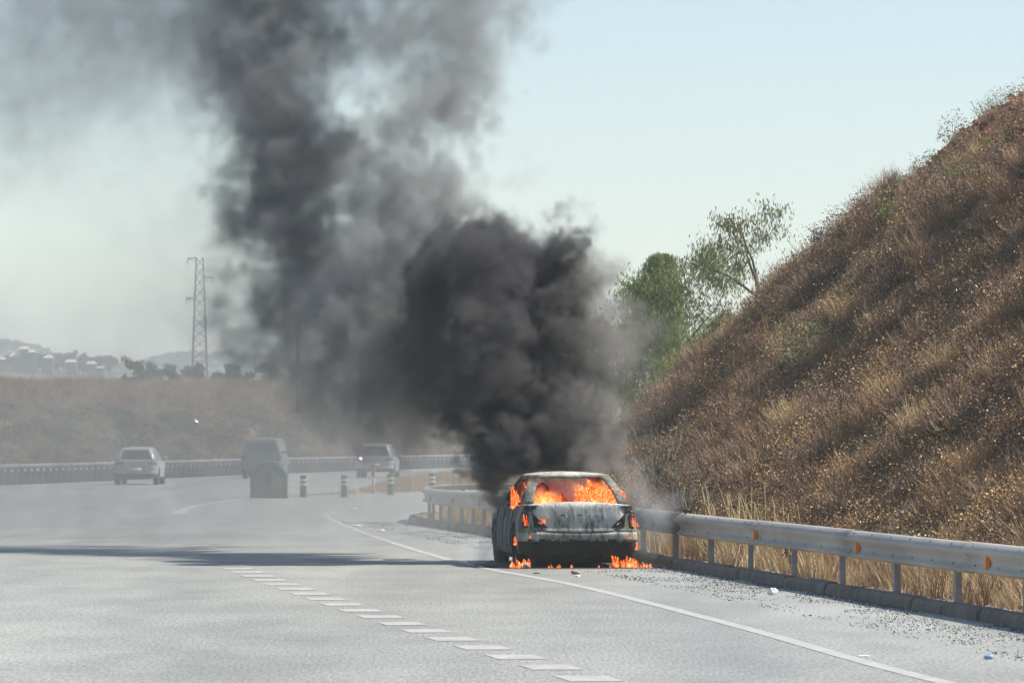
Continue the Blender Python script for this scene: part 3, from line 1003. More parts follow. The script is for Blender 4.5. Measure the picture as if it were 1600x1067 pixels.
def road_car(name, label, loc, yaw, col, c, lit=False):
    m = {'body': paint(name + '_paint', col), 'bumper': M['black'], 'tail_lamp': M['tail'], 'rear_window': M['glass'], 'windscreen': M['glass'], 'side_window': M['glass'], 'rim': M['alloy']}
    for k in ('roof', 'pillars', 'tailgate'): m[k] = m['body']
    
    r = build_car(name, label, c, loc, yaw, m)
    for sx in (-1, 1):
        b = MB(); b.box((sx * (c['W'] / 2 + .08), c['gb'][1] - .75, c['belt'][-1][1] + .10), (.20, .10, .14), bev=.03); b.build('door_mirror', m['body'], r)
    if lit:
        b = MB(); b.lathe([(0, -.02), (.05, -.02), (.07, 0), (.05, .02), (0, .02)], 12, M=Matrix.Translation((-.66, .06, .93)) @ Matrix.Rotation(R(90), 4, 'X')); b.build('brake_light', M['tail_lit'], r)
    b = MB(); b.box((0, -.005, c['plate']), (.52, .02, .11)); b.build('number_plate', M['white_rf'], r)
    return r
SUV = dict(cat='car', L=4.4, W=1.84, H=1.56, wheels=(.85, 3.5), wr=.335, rr=.32, rf=.5, plate=.62,
           side=[(.15, .05), (.35, 0), (.7, .0), (.85, .03), (1.0, .09)],
           rear=[(.15, .06), (.35, 0), (.5, .01), (.56, .05), (.8, .07), (1.0, .12)], front=[(.15, .1), (.4, 0), (.7, .05), (.9, .25)],
           sill=[(0, .30), (4.4, .26)], shoulder=[(0, .99), (1.5, .97), (3.2, .95), (3.6, .92), (4.2, .80), (4.4, .74)],
           crown=[(0, .02), (3.2, .05), (4.4, .06)], gb=(.14, 3.3, .82), gt=(.52, 2.45, .60), gr=.18, zroof=1.53,
           belt=[(0, 1.0), (3.3, .98)], cls=cls_suv, gcls=gcls_suv)
def V(px, py): return G(px, py)
road_car('white_car', 'white crossover car driving away past the far guardrail', V(211, 757.2), R(-1.6), (.34, .355, .37), SUV)
S2 = dict(SUV); S2.update(L=4.3, W=1.84, zroof=1.62, gt=(.40, 2.5, .62))
road_car('pale_blue_car', 'pale blue tall hatchback with a shining tail lamp driving away beside the gore', V(585, 746.3), R(-3.6), (.38, .46, .53), S2, lit=True)
def gcls_van(x, y, f, kind):
    if kind == 'r' and abs(x) < .70 and .05 < f < .78: return 'rear_window'
    if kind == 'f' and .05 < f < .92: return 'windscreen'
    if kind == 's' and .10 < f < .80:
        if abs(y - 1.5) < .06 or abs(y - 2.9) < .06: return 'pillars'
        if .4 < y < 4.1 - .7 * f: return 'side_window:' + ('l' if x < 0 else 'r') + ('1' if y < 1.5 else '2' if y < 2.9 else '3')
    return 'pillars'
def cls_van(x, y, z, deck):
    if deck: return 'body'
    if y < .4:
        if z < .42: return 'bumper'
        if .85 < z < 1.12 and abs(x) > .74: return 'tail_lamp:' + ('l' if x < 0 else 'r')
        if abs(x) < .70: return 'tailgate'
    return 'body'
VAN = dict(cat='van', L=4.9, W=1.92, H=1.93, wheels=(.9, 3.95), wr=.33, rr=.18, rf=.45, plate=.6,
           side=[(.15, .04), (.4, 0), (.9, 0), (1.2, .03)], rear=[(.15, .04), (.4, 0), (.55, .02), (1.2, .05)], front=[(.15, .1), (.4, 0), (.8, .1), (1.1, .4)],
           sill=[(0, .30), (4.9, .26)], shoulder=[(0, 1.14), (3.6, 1.12), (4.2, 1.0), (4.9, .82)],
           crown=[(0, .02), (4.9, .06)], gb=(.06, 4.1, .90), gt=(.22, 3.3, .74), gr=.14, zroof=1.90,
           belt=[(0, 1.14), (4.1, 1.12)], cls=cls_van, gcls=gcls_van)
road_car('grey_van', 'grey green passenger van driving away behind the domed marker', V(408, 747.5), R(-2.6), (.11, .14, .14), VAN)

# ------------------------------------------------------------------ vegetation
M['stem_dry'] = mat('dry_stems', (.11, .08, .065), .95, rnd=((.085, .06, .05), (.21, .14, .09), (.35, .23, .13), (.14, .095, .072)))
M['head_dry'] = mat('seed_heads', (.40, .27, .13), .9, rnd=((.42, .22, .09), (.62, .38, .14), (.70, .48, .22)))
M['straw'] = mat('straw', (.40, .29, .15), .9, rnd=((.24, .155, .085), (.42, .30, .16), (.56, .44, .26)))
M['ygreen'] = leaf_mat('yellow_green_leaf', ((.16, .17, .045), (.24, .22, .07), (.12, .14, .04)))
M['olive'] = leaf_mat('olive_leaf', ((.15, .16, .065), (.25, .25, .11)))
M['pine'] = leaf_mat('pine_needle', ((.11, .15, .035), (.25, .28, .075)))
M['dark_green'] = leaf_mat('dark_leaf', ((.035, .055, .025), (.07, .09, .04)))
M['mixed'] = leaf_mat('dull_green_leaf', ((.07, .085, .04), (.12, .13, .06)))

def blade(b, r, p0, dirn, ln, w, mi, bend=.3, segs=2):
    """a thin curved strip"""
    side = Vector((-dirn.y, dirn.x, 0))
    if side.length < 1e-3: side = Vector((1, 0, 0))
    side.normalize()
    side = (side + Vector((r.uniform(-.6, .6), r.uniform(-.6, .6), 0))).normalized()
    vs = []
    for k in range(segs + 1):
        f = k / segs
        p = p0 + dirn * ln * f + Vector((dirn.x, dirn.y, -.6)) * bend * ln * f * f * .5
        ww = w * (1 - f * .75)
        vs += [p - side * ww / 2, p + side * ww / 2]
    b.add(vs, [(2 * k, 2 * k + 1, 2 * k + 3, 2 * k + 2) for k in range(segs)], mi)
    return vs[-1]

def quad(b, r, p, s, mi, asp=1.0, up=None):
    d = Vector((r.gauss(0, 1), r.gauss(0, 1), r.gauss(0, 1))).normalized() if up is None else up
    e = d.orthogonal().normalized()
    e = Matrix.Rotation(r.uniform(0, 6.28), 3, d) @ e
    f = d.cross(e)
    b.add([p - e * s * .5, p + f * s * .5 * asp * .5 , p + e * s * .5, p - f * s * .5 * asp * .5], [(0, 1, 2, 3)], mi)

def proto_scrub(seed, rad=.36, h=.42, n=70, heads=1.0):
    r = random.Random(seed); b = MB()
    for k in range(n):
        a = r.uniform(0, 6.28); el = math.acos(r.uniform(.25, 1))
        dv = Vector((math.sin(el) * math.cos(a) * rad / h, math.sin(el) * math.sin(a) * rad / h, math.cos(el))).normalized()
        p0 = Vector((r.gauss(0, .06), r.gauss(0, .06), -.03))
        ln = h * r.uniform(.6, 1.05)
        tip = blade(b, r, p0, dv, ln, .011, 0, r.uniform(-.2, .3))
        for j in range(2):                          # side twigs
            f = r.uniform(.35, .9)
            q = p0 + dv * ln * f
            d2 = (dv + Vector((r.uniform(-.8, .8), r.uniform(-.8, .8), r.uniform(0, .5)))).normalized()
            t2 = blade(b, r, q, d2, ln * .35, .008, 0, 0, 1)
            if r.random() < .45 * heads: quad(b, r, t2, r.uniform(.018, .034), 1)
        if r.random() < .6 * heads: quad(b, r, tip, r.uniform(.02, .04), 1)
    return b, [M['stem_dry'], M['head_dry']]

def proto_clump(seed, rad=.40, h=.44, n=70, nl=420, mats=None):
    # rounded dry shrub: inner stems, many small dry leaves on an uneven dome
    r = random.Random(seed); b = MB()
    for k in range(n):
        a = r.uniform(0, 6.28); el = math.acos(r.uniform(.15, 1))
        dv = Vector((math.sin(el) * math.cos(a) * rad / h, math.sin(el) * math.sin(a) * rad / h, math.cos(el))).normalized()
        tip = blade(b, r, Vector((r.gauss(0, .05), r.gauss(0, .05), -.05)), dv, h * r.uniform(.7, 1.12), .010, 0, r.uniform(-.2, .2))
        if r.random() < .8: quad(b, r, tip, r.uniform(.018, .036), 1)
    lob = [(r.uniform(0, 6.28), r.uniform(.1, 1.2), r.uniform(.15, .35)) for k in range(5)]
    for k in range(nl):
        a = r.uniform(0, 6.28); el = math.acos(r.uniform(.02, 1)); f = r.uniform(.55, 1.0)
        dv = Vector((math.sin(el) * math.cos(a), math.sin(el) * math.sin(a), math.cos(el)))
        bump = 1 + sum(s * max(0, dv.dot(Vector((math.sin(e) * math.cos(q), math.sin(e) * math.sin(q), math.cos(e)))) - .75) * 3 for q, e, s in lob)
        p = Vector((dv.x * rad, dv.y * rad, dv.z * h)) * f * bump * .95
        quad(b, r, p, r.uniform(.022, .045), 1 if r.random() < .35 * f else 0, 1.2)
    return b, mats or [M['stem_dry'], M['head_dry']]

def proto_straw(seed, n=80, h=.45, sp=.16):
    r = random.Random(seed); b = MB()
    for k in range(n):
        a = r.uniform(0, 6.28)
        dv = Vector((math.cos(a) * r.uniform(0, .55), math.sin(a) * r.uniform(0, .55), 1)).normalized()
        blade(b, r, Vector((r.gauss(0, sp * .6), r.gauss(0, sp * .6), -.03)), dv, h * r.uniform(.5, 1.1), .009, 0, r.uniform(0, .9))
    return b, [M['straw']]

def proto_leafy(seed, m, rad=.4, h=.5, n=230, leaf=.05):
    r = random.Random(seed); b = MB()
    for k in range(14):
        a = r.uniform(0, 6.28)
        blade(b, r, Vector((0, 0, -.03)), Vector((math.cos(a) * .6, math.sin(a) * .6, 1)).normalized(), h * .8, .014, 1)
    for k in range(n):
        a = r.uniform(0, 6.28); rr = rad * math.sqrt(r.random()); z = h * (.15 + .85 * r.random() ** .7) * math.sqrt(max(.05, 1 - (rr / rad) ** 2 * .8))
        quad(b, r, Vector((math.cos(a) * rr, math.sin(a) * rr, z)), leaf * r.uniform(.6, 1.3), 0, 1.1)
    return b, [m, M['bark']]

def raw(b, mats, name):
    me = bpy.data.meshes.new(name)
    me.from_pydata([tuple(v) for v in b.v], [], b.f)
    for m in mats: me.materials.append(m)
    me.polygons.foreach_set('material_index', b.m)
    return bpy.data.objects.new(name, me)             # not linked: only a source for the scattered stuff

def scatter(name, src, P, S, rotz, tilt, label, cat):
    """one stuff object: src repeated on points by geometry nodes"""
    n = len(P)
    me = bpy.data.meshes.new(name); me.vertices.add(n)
    me.vertices.foreach_set('co', np.asarray(P, np.float32).ravel())
    a = me.attributes.new('rot', 'FLOAT_VECTOR', 'POINT')
    rv = np.zeros((n, 3), np.float32); rv[:, :2] = tilt; rv[:, 2] = rotz
    a.data.foreach_set('vector', rv.ravel())
    a = me.attributes.new('scl', 'FLOAT_VECTOR', 'POINT')
    S = np.asarray(S, np.float32)
    if S.ndim == 1: S = np.stack([S, S, S], 1)
    a.data.foreach_set('vector', S.ravel())
    o = link(bpy.data.objects.new(name, me))
    ng = bpy.data.node_groups.new(name, 'GeometryNodeTree')
    ng.interface.new_socket('Geometry', in_out='INPUT', socket_type='NodeSocketGeometry')
    ng.interface.new_socket('Geometry', in_out='OUTPUT', socket_type='NodeSocketGeometry')
    N, L = ng.nodes, ng.links
    gi, go = N.new('NodeGroupInput'), N.new('NodeGroupOutput')
    ip = N.new('GeometryNodeInstanceOnPoints'); oi = N.new('GeometryNodeObjectInfo'); oi.inputs[0].default_value = src
    oi.inputs['As Instance'].default_value = True
    L.new(gi.outputs[0], ip.inputs['Points']); L.new(oi.outputs['Geometry'], ip.inputs['Instance'])
    for nm, sock in (('rot', 'Rotation'), ('scl', 'Scale')):
        na = N.new('GeometryNodeInputNamedAttribute'); na.data_type = 'FLOAT_VECTOR'; na.inputs[0].default_value = nm
        L.new(na.outputs[0], ip.inputs[sock])
    L.new(ip.outputs[0], go.inputs[0])
    md = o.modifiers.new('scatter', 'NODES'); md.node_group = ng
    return tag(o, label, cat, kind='stuff')

# points over the cut slope
def hill_points(n, smin, smax, ymin=50, ymax=136):
    x = rng.uniform(-3, 24, n * 4); y = rng.uniform(ymin, ymax, n * 4)
    s, _, _ = rail_dist(x, y)
    # only what stands in or near the view
    m = (s > smin) & (s < smax) & (np.abs(x / y) < .118)
    x, y, s = x[m][:n], y[m][:n], s[m][:n]
    return np.stack([x, y, hill_z(x, y, s)], 1), s

def patch(P, per, k=0):
    return tex2(HN[k], P[:, 0] + 11, P[:, 1] * .6 + P[:, 2] * .9, per)

for k in range(4):
    P, s = hill_points((3000, 3600, 2600, 1800)[k], 2.6, 19)
    pt = patch(P, 26, 1)
    m = (P[:, 2] < np.where(P[:, 0] > 8.6, 7.0, 8.2) + .5 * np.sin(P[:, 1] * .7) + rng.normal(0, .25, len(P))) | (rng.random(len(P)) < .05)
    m &= (pt > -.9) if k < 3 else (patch(P, 9, 0) > .1)
    P = P[m]; n = len(P)
    src = raw(*proto_scrub(20 + k, rad=(.30, .34, .42, .46)[k], h=(.34, .38, .46, .50)[k], n=(60, 70, 70, 170)[k], heads=(1.4, .7, .3, 1.7)[k]), 'scrub_source')
    scatter('dry_scrub', src, P, rng.uniform(.5, 1.3, n) * (1 + .25 * np.clip(patch(P, 40), -1, 1)), rng.uniform(0, 6.28, n), rng.normal(0, .22, (n, 2)) + np.array([0, -.14]),
            ('brown dry scrub full of pale seed heads over the hillside', 'dark dry twiggy scrub over the hillside', 'bare brown stems between the hillside scrub', 'golden rounded scrub clumps over the hillside')[k], 'scrub')
M['stem_grey'] = mat('grey_green_scrub', (.16, .15, .09), .95, rnd=((.11, .105, .07), (.17, .16, .09), (.22, .20, .12)))
M['stem_mauve'] = mat('dull_brown_scrub', (.12, .09, .08), .95, rnd=((.075, .055, .052), (.14, .10, .085), (.20, .145, .11)))
for k, (cnt, mats, lab) in enumerate(((2600, None, 'tan rounded dry shrubs covering the hillside'), (2600, [M['stem_mauve'], M['head_dry']], 'dull brown rounded shrubs covering the hillside'), (520, [M['stem_grey'], M['stem_grey']], 'grey green rounded shrubs dotted over the hillside'))):
    P, s = hill_points(cnt, 2.7, 19)
    m = (P[:, 2] < np.where(P[:, 0] > 8.6, 7.0, 8.2) + .5 * np.sin(P[:, 1] * .7) + rng.normal(0, .25, len(P))) | (rng.random(len(P)) < .05)
    m &= patch(P, 30, k % 2) > (-.7, -.5, .2)[k]
    P = P[m]; n = len(P)
    sc3 = rng.uniform(.5, 1.45, n)[:, None] * rng.uniform(.8, 1.2, (n, 3))
    scatter('dry_scrub', raw(*proto_clump(200 + k, mats=mats), 'clump_source'), P, sc3, rng.uniform(0, 6.28, n), rng.normal(0, .15, (n, 2)), lab, 'scrub')
for k in range(2):
    P, s = hill_points(3200 if k == 0 else 3900, .35 if k else 2.4, 19 if k == 0 else 4.4)
    if k == 0: P = P[(patch(P, 33, 0) > .0) & (P[:, 2] < 7.1)]
    n = len(P)
    src = raw(*proto_straw(40 + k, h=.42 if k == 0 else .50), 'straw_source')
    scatter('dry_grass', src, P, rng.uniform(.45, 1.35, n), rng.uniform(0, 6.28, n), rng.normal(0, .25, (n, 2)),
            ('straw coloured grass patches up the hillside', 'tall straw coloured grass growing behind the guardrail')[k], 'grass')
P, s = hill_points(1500, 2.8, 15); P = P[(patch(P, 20, 0) < .4) & (P[:, 2] < 7.6)]; n = len(P)
scatter('dark_bush', raw(*proto_scrub(29, rad=.55, h=.62, n=230, heads=.5), 'dark_source'), P, rng.uniform(.7, 1.5, n), rng.uniform(0, 6.28, n), rng.normal(0, .15, (n, 2)), 'larger dark twiggy bushes all over the hillside', 'scrub')
P, s = hill_points(6000, 7, 19); P = P[(P[:, 2] > 7.0) & (P[:, 2] < 9.9) & (P[:, 0] > 8.2)]; n = len(P)
M['clod'] = mat('red_clods', (.2, .08, .045), .95, rnd=((.26, .10, .055), (.16, .06, .035), (.11, .05, .03)))
def proto_clod():
    b_ = proto_stone(9); return b_, [M['clod']]
CLOD_P = P
P, s = hill_points(1300, 2.5, 18); P = P[patch(P, 22, 1) > .5]; n = len(P)
scatter('low_green_growth', raw(*proto_leafy(51, M['ygreen'], .3, .34, 150, .045), 'green_source'), P, rng.uniform(.6, 1.2, n), rng.uniform(0, 6.28, n), rng.normal(0, .1, (n, 2)), 'sparse yellow green herbs among the hillside scrub', 'herbs')

# stones: dark chippings swept against the kerb, pale gravel behind it
def proto_stone(seed):
    r = random.Random(seed); bm = bmesh.new(); bmesh.ops.create_icosphere(bm, subdivisions=1, radius=1)
    for v in bm.verts: v.co *= r.uniform(.7, 1.15)
    b = MB(); b.add([v.co.copy() for v in bm.verts], [tuple(v.index for v in f.verts) for f in bm.faces]); bm.free(); return b
def along_rail(n, smin, smax, ymin, ymax, bias=1.0):
    out = []
    ta, tb = RAIL.t_at_y(ymin), RAIL.t_at_y(ymax)
    for k in range(n):
        p, T, Nn = RAIL.at(random.uniform(ta, tb))
        q = p + Nn * (smax + (smin - smax) * random.random() ** bias)
        out.append((q.x, q.y, 0.0))
    return np.array(out)
n = len(CLOD_P); scatter('red_clods', raw(*proto_clod(), 'clod_source'), CLOD_P, rng.uniform(.03, .13, n), rng.uniform(0, 6.28, n), rng.uniform(0, 3, (n, 2)), 'loose red earth clods over the bare hilltop', 'earth')
P = along_rail(26000, -2.0, -.45, 46, 124, 2.2); n = len(P)
keep_ = tex2(HN[0], P[:, 0] * 3, P[:, 1], 22) > rng.normal(-.1, .5, len(P))
P = P[keep_]; n = len(P); P[:, 2] = .004
scatter('dark_gravel', raw(proto_stone(1), [M['stone']], 'stone_source'), P, rng.uniform(.0025, .009, n) * np.where(rng.random(n) < .04, 2, 1), rng.uniform(0, 6.28, n), rng.uniform(0, 3, (n, 2)), 'dark loose chippings swept along the kerb', 'gravel')
P = along_rail(7000, -.2, .9, 46, 128); n = len(P); P[:, 2] = .03
scatter('pale_gravel', raw(proto_stone(2), [M['pale_stone']], 'stone_source'), P, rng.uniform(.008, .03, n), rng.uniform(0, 6.28, n), rng.uniform(0, 3, (n, 2)), 'pale gravel strip between kerb and guardrail posts', 'gravel')

# embankment growth
def bank_points(n, e0, e1, t0, t1):
    out = []
    for k in range(n):
        t = random.uniform(t0, t1); e = random.uniform(e0, e1)
        p, T, Nn = LRAIL.at(t); q = p - Nn * e
        out.append((q.x, q.y, bank_z(e, t)))
    return np.array(out)
for k, (nn, e0, e1, lab) in enumerate(((6500, 2, 17, 'dry brown scrub all over the hazy embankment'), (7000, 3, 20, 'pale straw grass on the hazy embankment'))):
    P = bank_points(nn, e0, e1, 20, 250); n = len(P)
    src = raw(*(proto_scrub(61, .5, .5, 60) if k == 0 else proto_straw(62, 70, .5, .3)), 'bank_source')
    if k == 1:
        P = P[(tex2(HN[1], P[:, 0], P[:, 1], 40) > -.2)]; n = len(P)
    scatter('dry_scrub' if k == 0 else 'dry_grass', src, P, rng.uniform(.7, 1.6, n), rng.uniform(0, 6.28, n), rng.normal(0, .12, (n, 2)), lab, 'scrub' if k == 0 else 'grass')
P = bank_points(330, 1.5, 7, 20, 62); n = len(P)
scatter('green_bank_scrub', raw(*proto_leafy(63, M['mixed'], .7, .8, 260, .09), 'bank_green_source'), P, rng.uniform(.7, 1.7, n), rng.uniform(0, 6.28, n), rng.normal(0, .1, (n, 2)), 'dull green bushes at the foot of the embankment behind the guardrail', 'bushes')
P = bank_points(620, 1.5, 8, 60, 245); n = len(P)
scatter('green_bank_scrub', raw(*proto_leafy(64, M['dark_green'], .6, .6, 220, .09), 'bank_green_source'), P, rng.uniform(.6, 1.5, n), rng.uniform(0, 6.28, n), rng.normal(0, .1, (n, 2)), 'dark green bushes scattered along the embankment', 'bushes')
# gore grass
pts = []
while len(pts) < 1500:
    x, y = random.uniform(-6, 14), random.uniform(184, 300)
    lo_ = np.interp(y, [176, 192, 264, 315], [-7.9, -5.7, -5.0, -2.0]); hi_ = np.interp(y, [183, 188, 194, 200, 204, 208], [-5.6, -4.4, -3.1, -1.2, 2, 14])
    if lo_ + .3 < x < (hi_ - .2 if y < 205 else 14): pts.append((x, y, -.03))
P = np.array(pts); n = len(P)
scatter('gore_grass', raw(*proto_straw(65, 60, .42, .25), 'gore_source'), P, rng.uniform(.6, 1.3, n), rng.uniform(0, 6.28, n), rng.normal(0, .1, (n, 2)), 'dry grass on the island between the two roads', 'grass')

# ---- single plants
def stand(o, p): o.location = p; return o
def bush(px, d, wpx, hpx, m, label, seed, leaf=.05, n=420, py=None, name='shrub', group=None, stems=16):
    """a shrub standing on the slope where the photo shows it"""
    x = (px - 800) / F * d
    z = float(hill_z([x], [d])[0]) + .12 if py is None else CAMH + (HOR - py) / F * d
    w, h = wpx * d / F, hpx * d / F
    r = random.Random(seed)
    root = empty(name, (x, d, z - .02)); tag(root, label, 'shrub', group)
    b = MB()
    tips = []
    for k in range(stems):
        a = r.uniform(0, 6.28); rr = r.uniform(.1, .5) * w
        tip = Vector((math.cos(a) * rr, math.sin(a) * rr, h * r.uniform(.55, 1)))
        mid = tip * .5 + Vector((r.gauss(0, .05) * w, r.gauss(0, .05) * w, .08 * h))
        b.tube([(0, 0, -.08), mid * .5, mid, tip], [.012 * h + .006, .01 * h + .004, .006 * h + .003, .003], 4)
        tips += [tip, mid, tip.lerp(mid, .5)]
    b.build('stems', M['bark'], root)
    b = MB()
    for k in range(n):
        t = r.choice(tips)
        q = t + Vector((r.gauss(0, .10) * w, r.gauss(0, .10) * w, r.gauss(0, .09) * h))
        if q.z < .02: q.z = .02 + r.random() * .1
        quad(b, r, q, leaf * r.uniform(.6, 1.4), 0, 1.0)
    b.build('foliage', m, root)
    return root
# the silhouette shrubs and the brighter clumps on the face of the slope
def on_slope(px, py):
    """first hit of the pixel's ray with the slope"""
    dd = np.arange(52, 134, .1)
    x = (px - 800) / F * dd; zr = CAMH + (HOR - py) / F * dd
    s, _, _ = rail_dist(x, dd)
    zh = np.where(s > 0, hill_z(x, dd, s), 0)
    k = np.nonzero((zr <= zh + .02))[0]
    return float(dd[k[0]]) if len(k) else 126.0
d = on_slope(1400, 385); bush(1400, d, 84, 74, M['ygreen'], 'bright yellow green shrub alone on the bare upper hillside', 1, .07, 900)
d = on_slope(1500, 325); bush(1500, d, 86, 76, M['olive'], 'olive shrub below the red earth of the hilltop', 2, .07, 800)
d = on_slope(1285, 560); bush(1250, on_slope(1250, 610), 150, 96, M['olive'], 'broad greyish green shrub half way up the hillside', 3, .07, 1000)
for k, (px, py, w, h) in enumerate(((1372, 690, 60, 46), (1440, 705, 70, 50), (1395, 655, 50, 40), (1300, 600, 60, 46), (1240, 690, 60, 44), (1500, 600, 60, 40), (1180, 720, 60, 44), (1560, 545, 60, 40), (1530, 780, 70, 52), (1330, 520, 60, 40))):
    d = on_slope(px, py)
    x = (px - 800) / F * d
    r_ = raw(*proto_scrub(80 + k, rad=w * d / F * .75, h=h * d / F * 1.55, n=330, heads=2.2), 'dry_shrub')
    r_.name = 'dry_shrub'; link(r_); r_.location = (x, d, float(hill_z([x], [d])[0]) + .12)
    r_.data.materials[0] = M['straw']
    tag(r_, 'rounded straw coloured dry shrub standing out from the dark hillside scrub', 'shrub', 'pale dry shrubs on the hillside')

def sil(px, rise):
    """distance and row of the slope's skyline at a photo column"""
    dd = np.arange(60, 134, .2); x = (px - 800) / F * dd
    s, _, _ = rail_dist(x, dd); z = np.where(s > 0, hill_z(x, dd, s), 0)
    py = HOR - (z - CAMH) / dd * F
    k = int(np.argmin(py)); return float(dd[k]), float(py[k])
d, y_ = sil(1275, 0); bush(1275, d, 34, 44, M['dark_green'], 'small dark bush on the skyline of the slope beside the sparse tree', 5, .04, 260)
d, y_ = sil(1440, 0); bush(1434, d + 1, 56, 66, M['mixed'], 'leafy grey green shrub on the skyline below the hilltop', 6, .05, 120, stems=20)
d, y_ = sil(1545, 0); bush(1545, d + 1, 62, 52, M['mixed'], 'straggly shrub on top of the red earth hilltop', 7, .05, 130, stems=22)
d, y_ = sil(1595, 0); bush(1596, d + 1, 44, 48, M['mixed'], 'second straggly shrub at the highest edge of the hilltop', 8, .05, 110, stems=16)
d, y_ = sil(1345, 0); bush(1340, d, 60, 34, M['ygreen'], 'thin green broom on the skyline between the two skyline bushes', 9, .03, 200, stems=30)
bush(1236, 75.5, 44, 52, M['mixed'], 'green leafy plant growing behind the guardrail between two posts', 11, .04, 260)
bush(1062, 96, 120, 130, M['mixed'], 'pale green bush wrapped in smoke at the foot of the slope', 12, .05, 900, stems=30)
bush(1030, 108, 120, 150, M['mixed'], 'tall green bush in the smoke behind the burning car', 13, .05, 900, stems=30)
# tall dry canes behind the rail
def canes(px, d, n, h, label, seed):
    r = random.Random(seed); x = (px - 800) / F * d
    root = empty('dry_cane', (x, d, float(hill_z([x], [d])[0]))); tag(root, label, 'plant', 'dry canes behind the guardrail')
    b = MB(); lf = MB()
    for k in range(n):
        p0 = Vector((r.gauss(0, .28), r.gauss(0, .2), -.05)); hh = h * r.uniform(.6, 1.05)
        tip = p0 + Vector((r.gauss(-.18, .14), r.gauss(0, .12), hh))
        b.tube([p0, p0.lerp(tip, .5) + Vector((r.gauss(0, .03), 0, .03)), tip], [.009, .007, .003], 4)
        for j in range(7):
            q = p0.lerp(tip, r.uniform(.3, 1)); a = r.uniform(0, 6.28)
            blade(lf, r, q, Vector((math.cos(a), math.sin(a), r.uniform(.2, .9))).normalized(), r.uniform(.12, .3), .018, 0, .8)
    b.build('stems', M['straw'], root); lf.build('leaves', M['ygreen'], root)
canes(1120, 83, 16, 1.15, 'cluster of tall dry canes nearest the scorched guardrail end', 1)
canes(1165, 81, 20, 1.25, 'cluster of tall dry canes with yellowed leaves behind the guardrail', 2)
canes(1215, 80, 16, 1.0, 'shorter dry canes behind the guardrail beside dark scrub', 3)

def tree(name, loc, h, w, m, label, seed, style, nleaf, leaf, group=None):
    """tapered trunk, limbs, crown of leaf faces gathered on the twigs"""
    r = random.Random(seed)
    root = empty(name, loc); tag(root, label, 'tree', group)
    wood = MB(); tw = []
    def limb(p, d, ln, rad, lev):
        pts = [p]; q = p.copy(); dd = d.copy()
        nseg = 5 if lev == 0 else 4
        for k in range(nseg):
            dd = (dd + Vector((r.gauss(0, .14), r.gauss(0, .14), (.10 if style != 'droop' else .02)))).normalized()
            q = q + dd * ln / nseg; pts.append(q.copy())
        wood.tube(pts, [rad * (1 - .7 * k / nseg) for k in range(nseg + 1)], 6 if lev < 2 else 4, cap=False)
        if lev >= 2:
            tw.extend([(x, dd) for x in pts[1:]])
        if lev < 3:
            cnt = (9 if style == 'pine' else 6) if lev == 0 else 4
            for k in range(cnt):
                f = r.uniform(.3, 1) if lev else r.uniform(.22, 1)
                i = min(int(f * nseg), nseg - 1); o = pts[i].lerp(pts[i + 1], f * nseg - i)
                a = r.uniform(0, 6.28); sp = r.uniform(.5, 1.1)
                nd = (dd * (.8 if style != 'pine' else .5) + Vector((math.cos(a), math.sin(a), r.uniform(-.1, .4))) * sp).normalized()
                limb(o, nd, ln * r.uniform(.42, .62), rad * (1 - .6 * f) * .55, lev + 1)
    limb(Vector((0, 0, -.15)), Vector((r.gauss(0, .06), 0, 1)).normalized(), h * .68, h * .022 + .01, 0)
    # crown back over the foot, then fitted to the asked-for size
    hm = max(p.z for p, _ in tw); mx_ = sum(p.x for p, _ in tw) / len(tw); my_ = sum(p.y for p, _ in tw) / len(tw)
    zm_ = sum(p.z for p, _ in tw) / len(tw)
    wood.v = [(v[0] - mx_ * v[2] / zm_, v[1] - my_ * v[2] / zm_, v[2]) for v in wood.v]
    tw = [(Vector((p.x - mx_ * p.z / zm_, p.y - my_ * p.z / zm_, p.z)), q) for p, q in tw]
    zz = max(p.z for p, _ in tw); xx = max(max(abs(p.x), abs(p.y)) for p, _ in tw)
    kx, kz = w * .5 / xx, h / zz
    wood.v = [(v[0] * kx, v[1] * kx, v[2] * kz) for v in wood.v]
    wood.build('trunk', M['bark'], root)
    b = MB()
    for k in range(nleaf):
        p, dd = r.choice(tw)
        q = Vector((p.x * kx, p.y * kx, p.z * kz)) + Vector((r.gauss(0, .035) * w, r.gauss(0, .035) * w, r.gauss(0, .028) * h))
        if style == 'pine' and r.random() < .55:      # inner and lower boughs, uneven all round
            f = r.uniform(.10, .97); an = r.uniform(0, 6.283)
            lob = .74 + .24 * math.sin(3 * an + seed + f * 5) + .16 * math.sin(7 * an - f * 9 + seed)
            rr_ = w * .5 * math.sqrt(r.random()) * lob * min(1, 1.25 * (1 - f) ** .62)
            q = Vector((math.cos(an) * rr_, math.sin(an) * rr_, f * h))
        if style == 'pine':
            up = Vector((r.gauss(0, .5), r.gauss(0, .5), 1)).normalized()
            e = up.cross(Vector((r.gauss(0, 1), r.gauss(0, 1), r.gauss(0, .3)))).normalized()
            b.add([q - e * leaf * .14, q + e * leaf * .14, q + up * leaf], [(0, 1, 2)], 0)
        elif style == 'droop':
            dn = Vector((r.gauss(0, .4), r.gauss(0, .4), -1)).normalized()
            e = dn.cross(Vector((r.gauss(0, 1), r.gauss(0, 1), 0)) + Vector((.01, 0, 0))).normalized()
            b.add([q, q + dn * leaf * .5 + e * leaf * .12, q + dn * leaf, q + dn * leaf * .5 - e * leaf * .12], [(0, 1, 2, 3)], 0)
        else:
            quad(b, r, q, leaf * r.uniform(.7, 1.3), 0, 1.1)
    b.build('crown', m, root, smooth=False)
    return root
def gz(px, py, d): return AT(px, py, d)
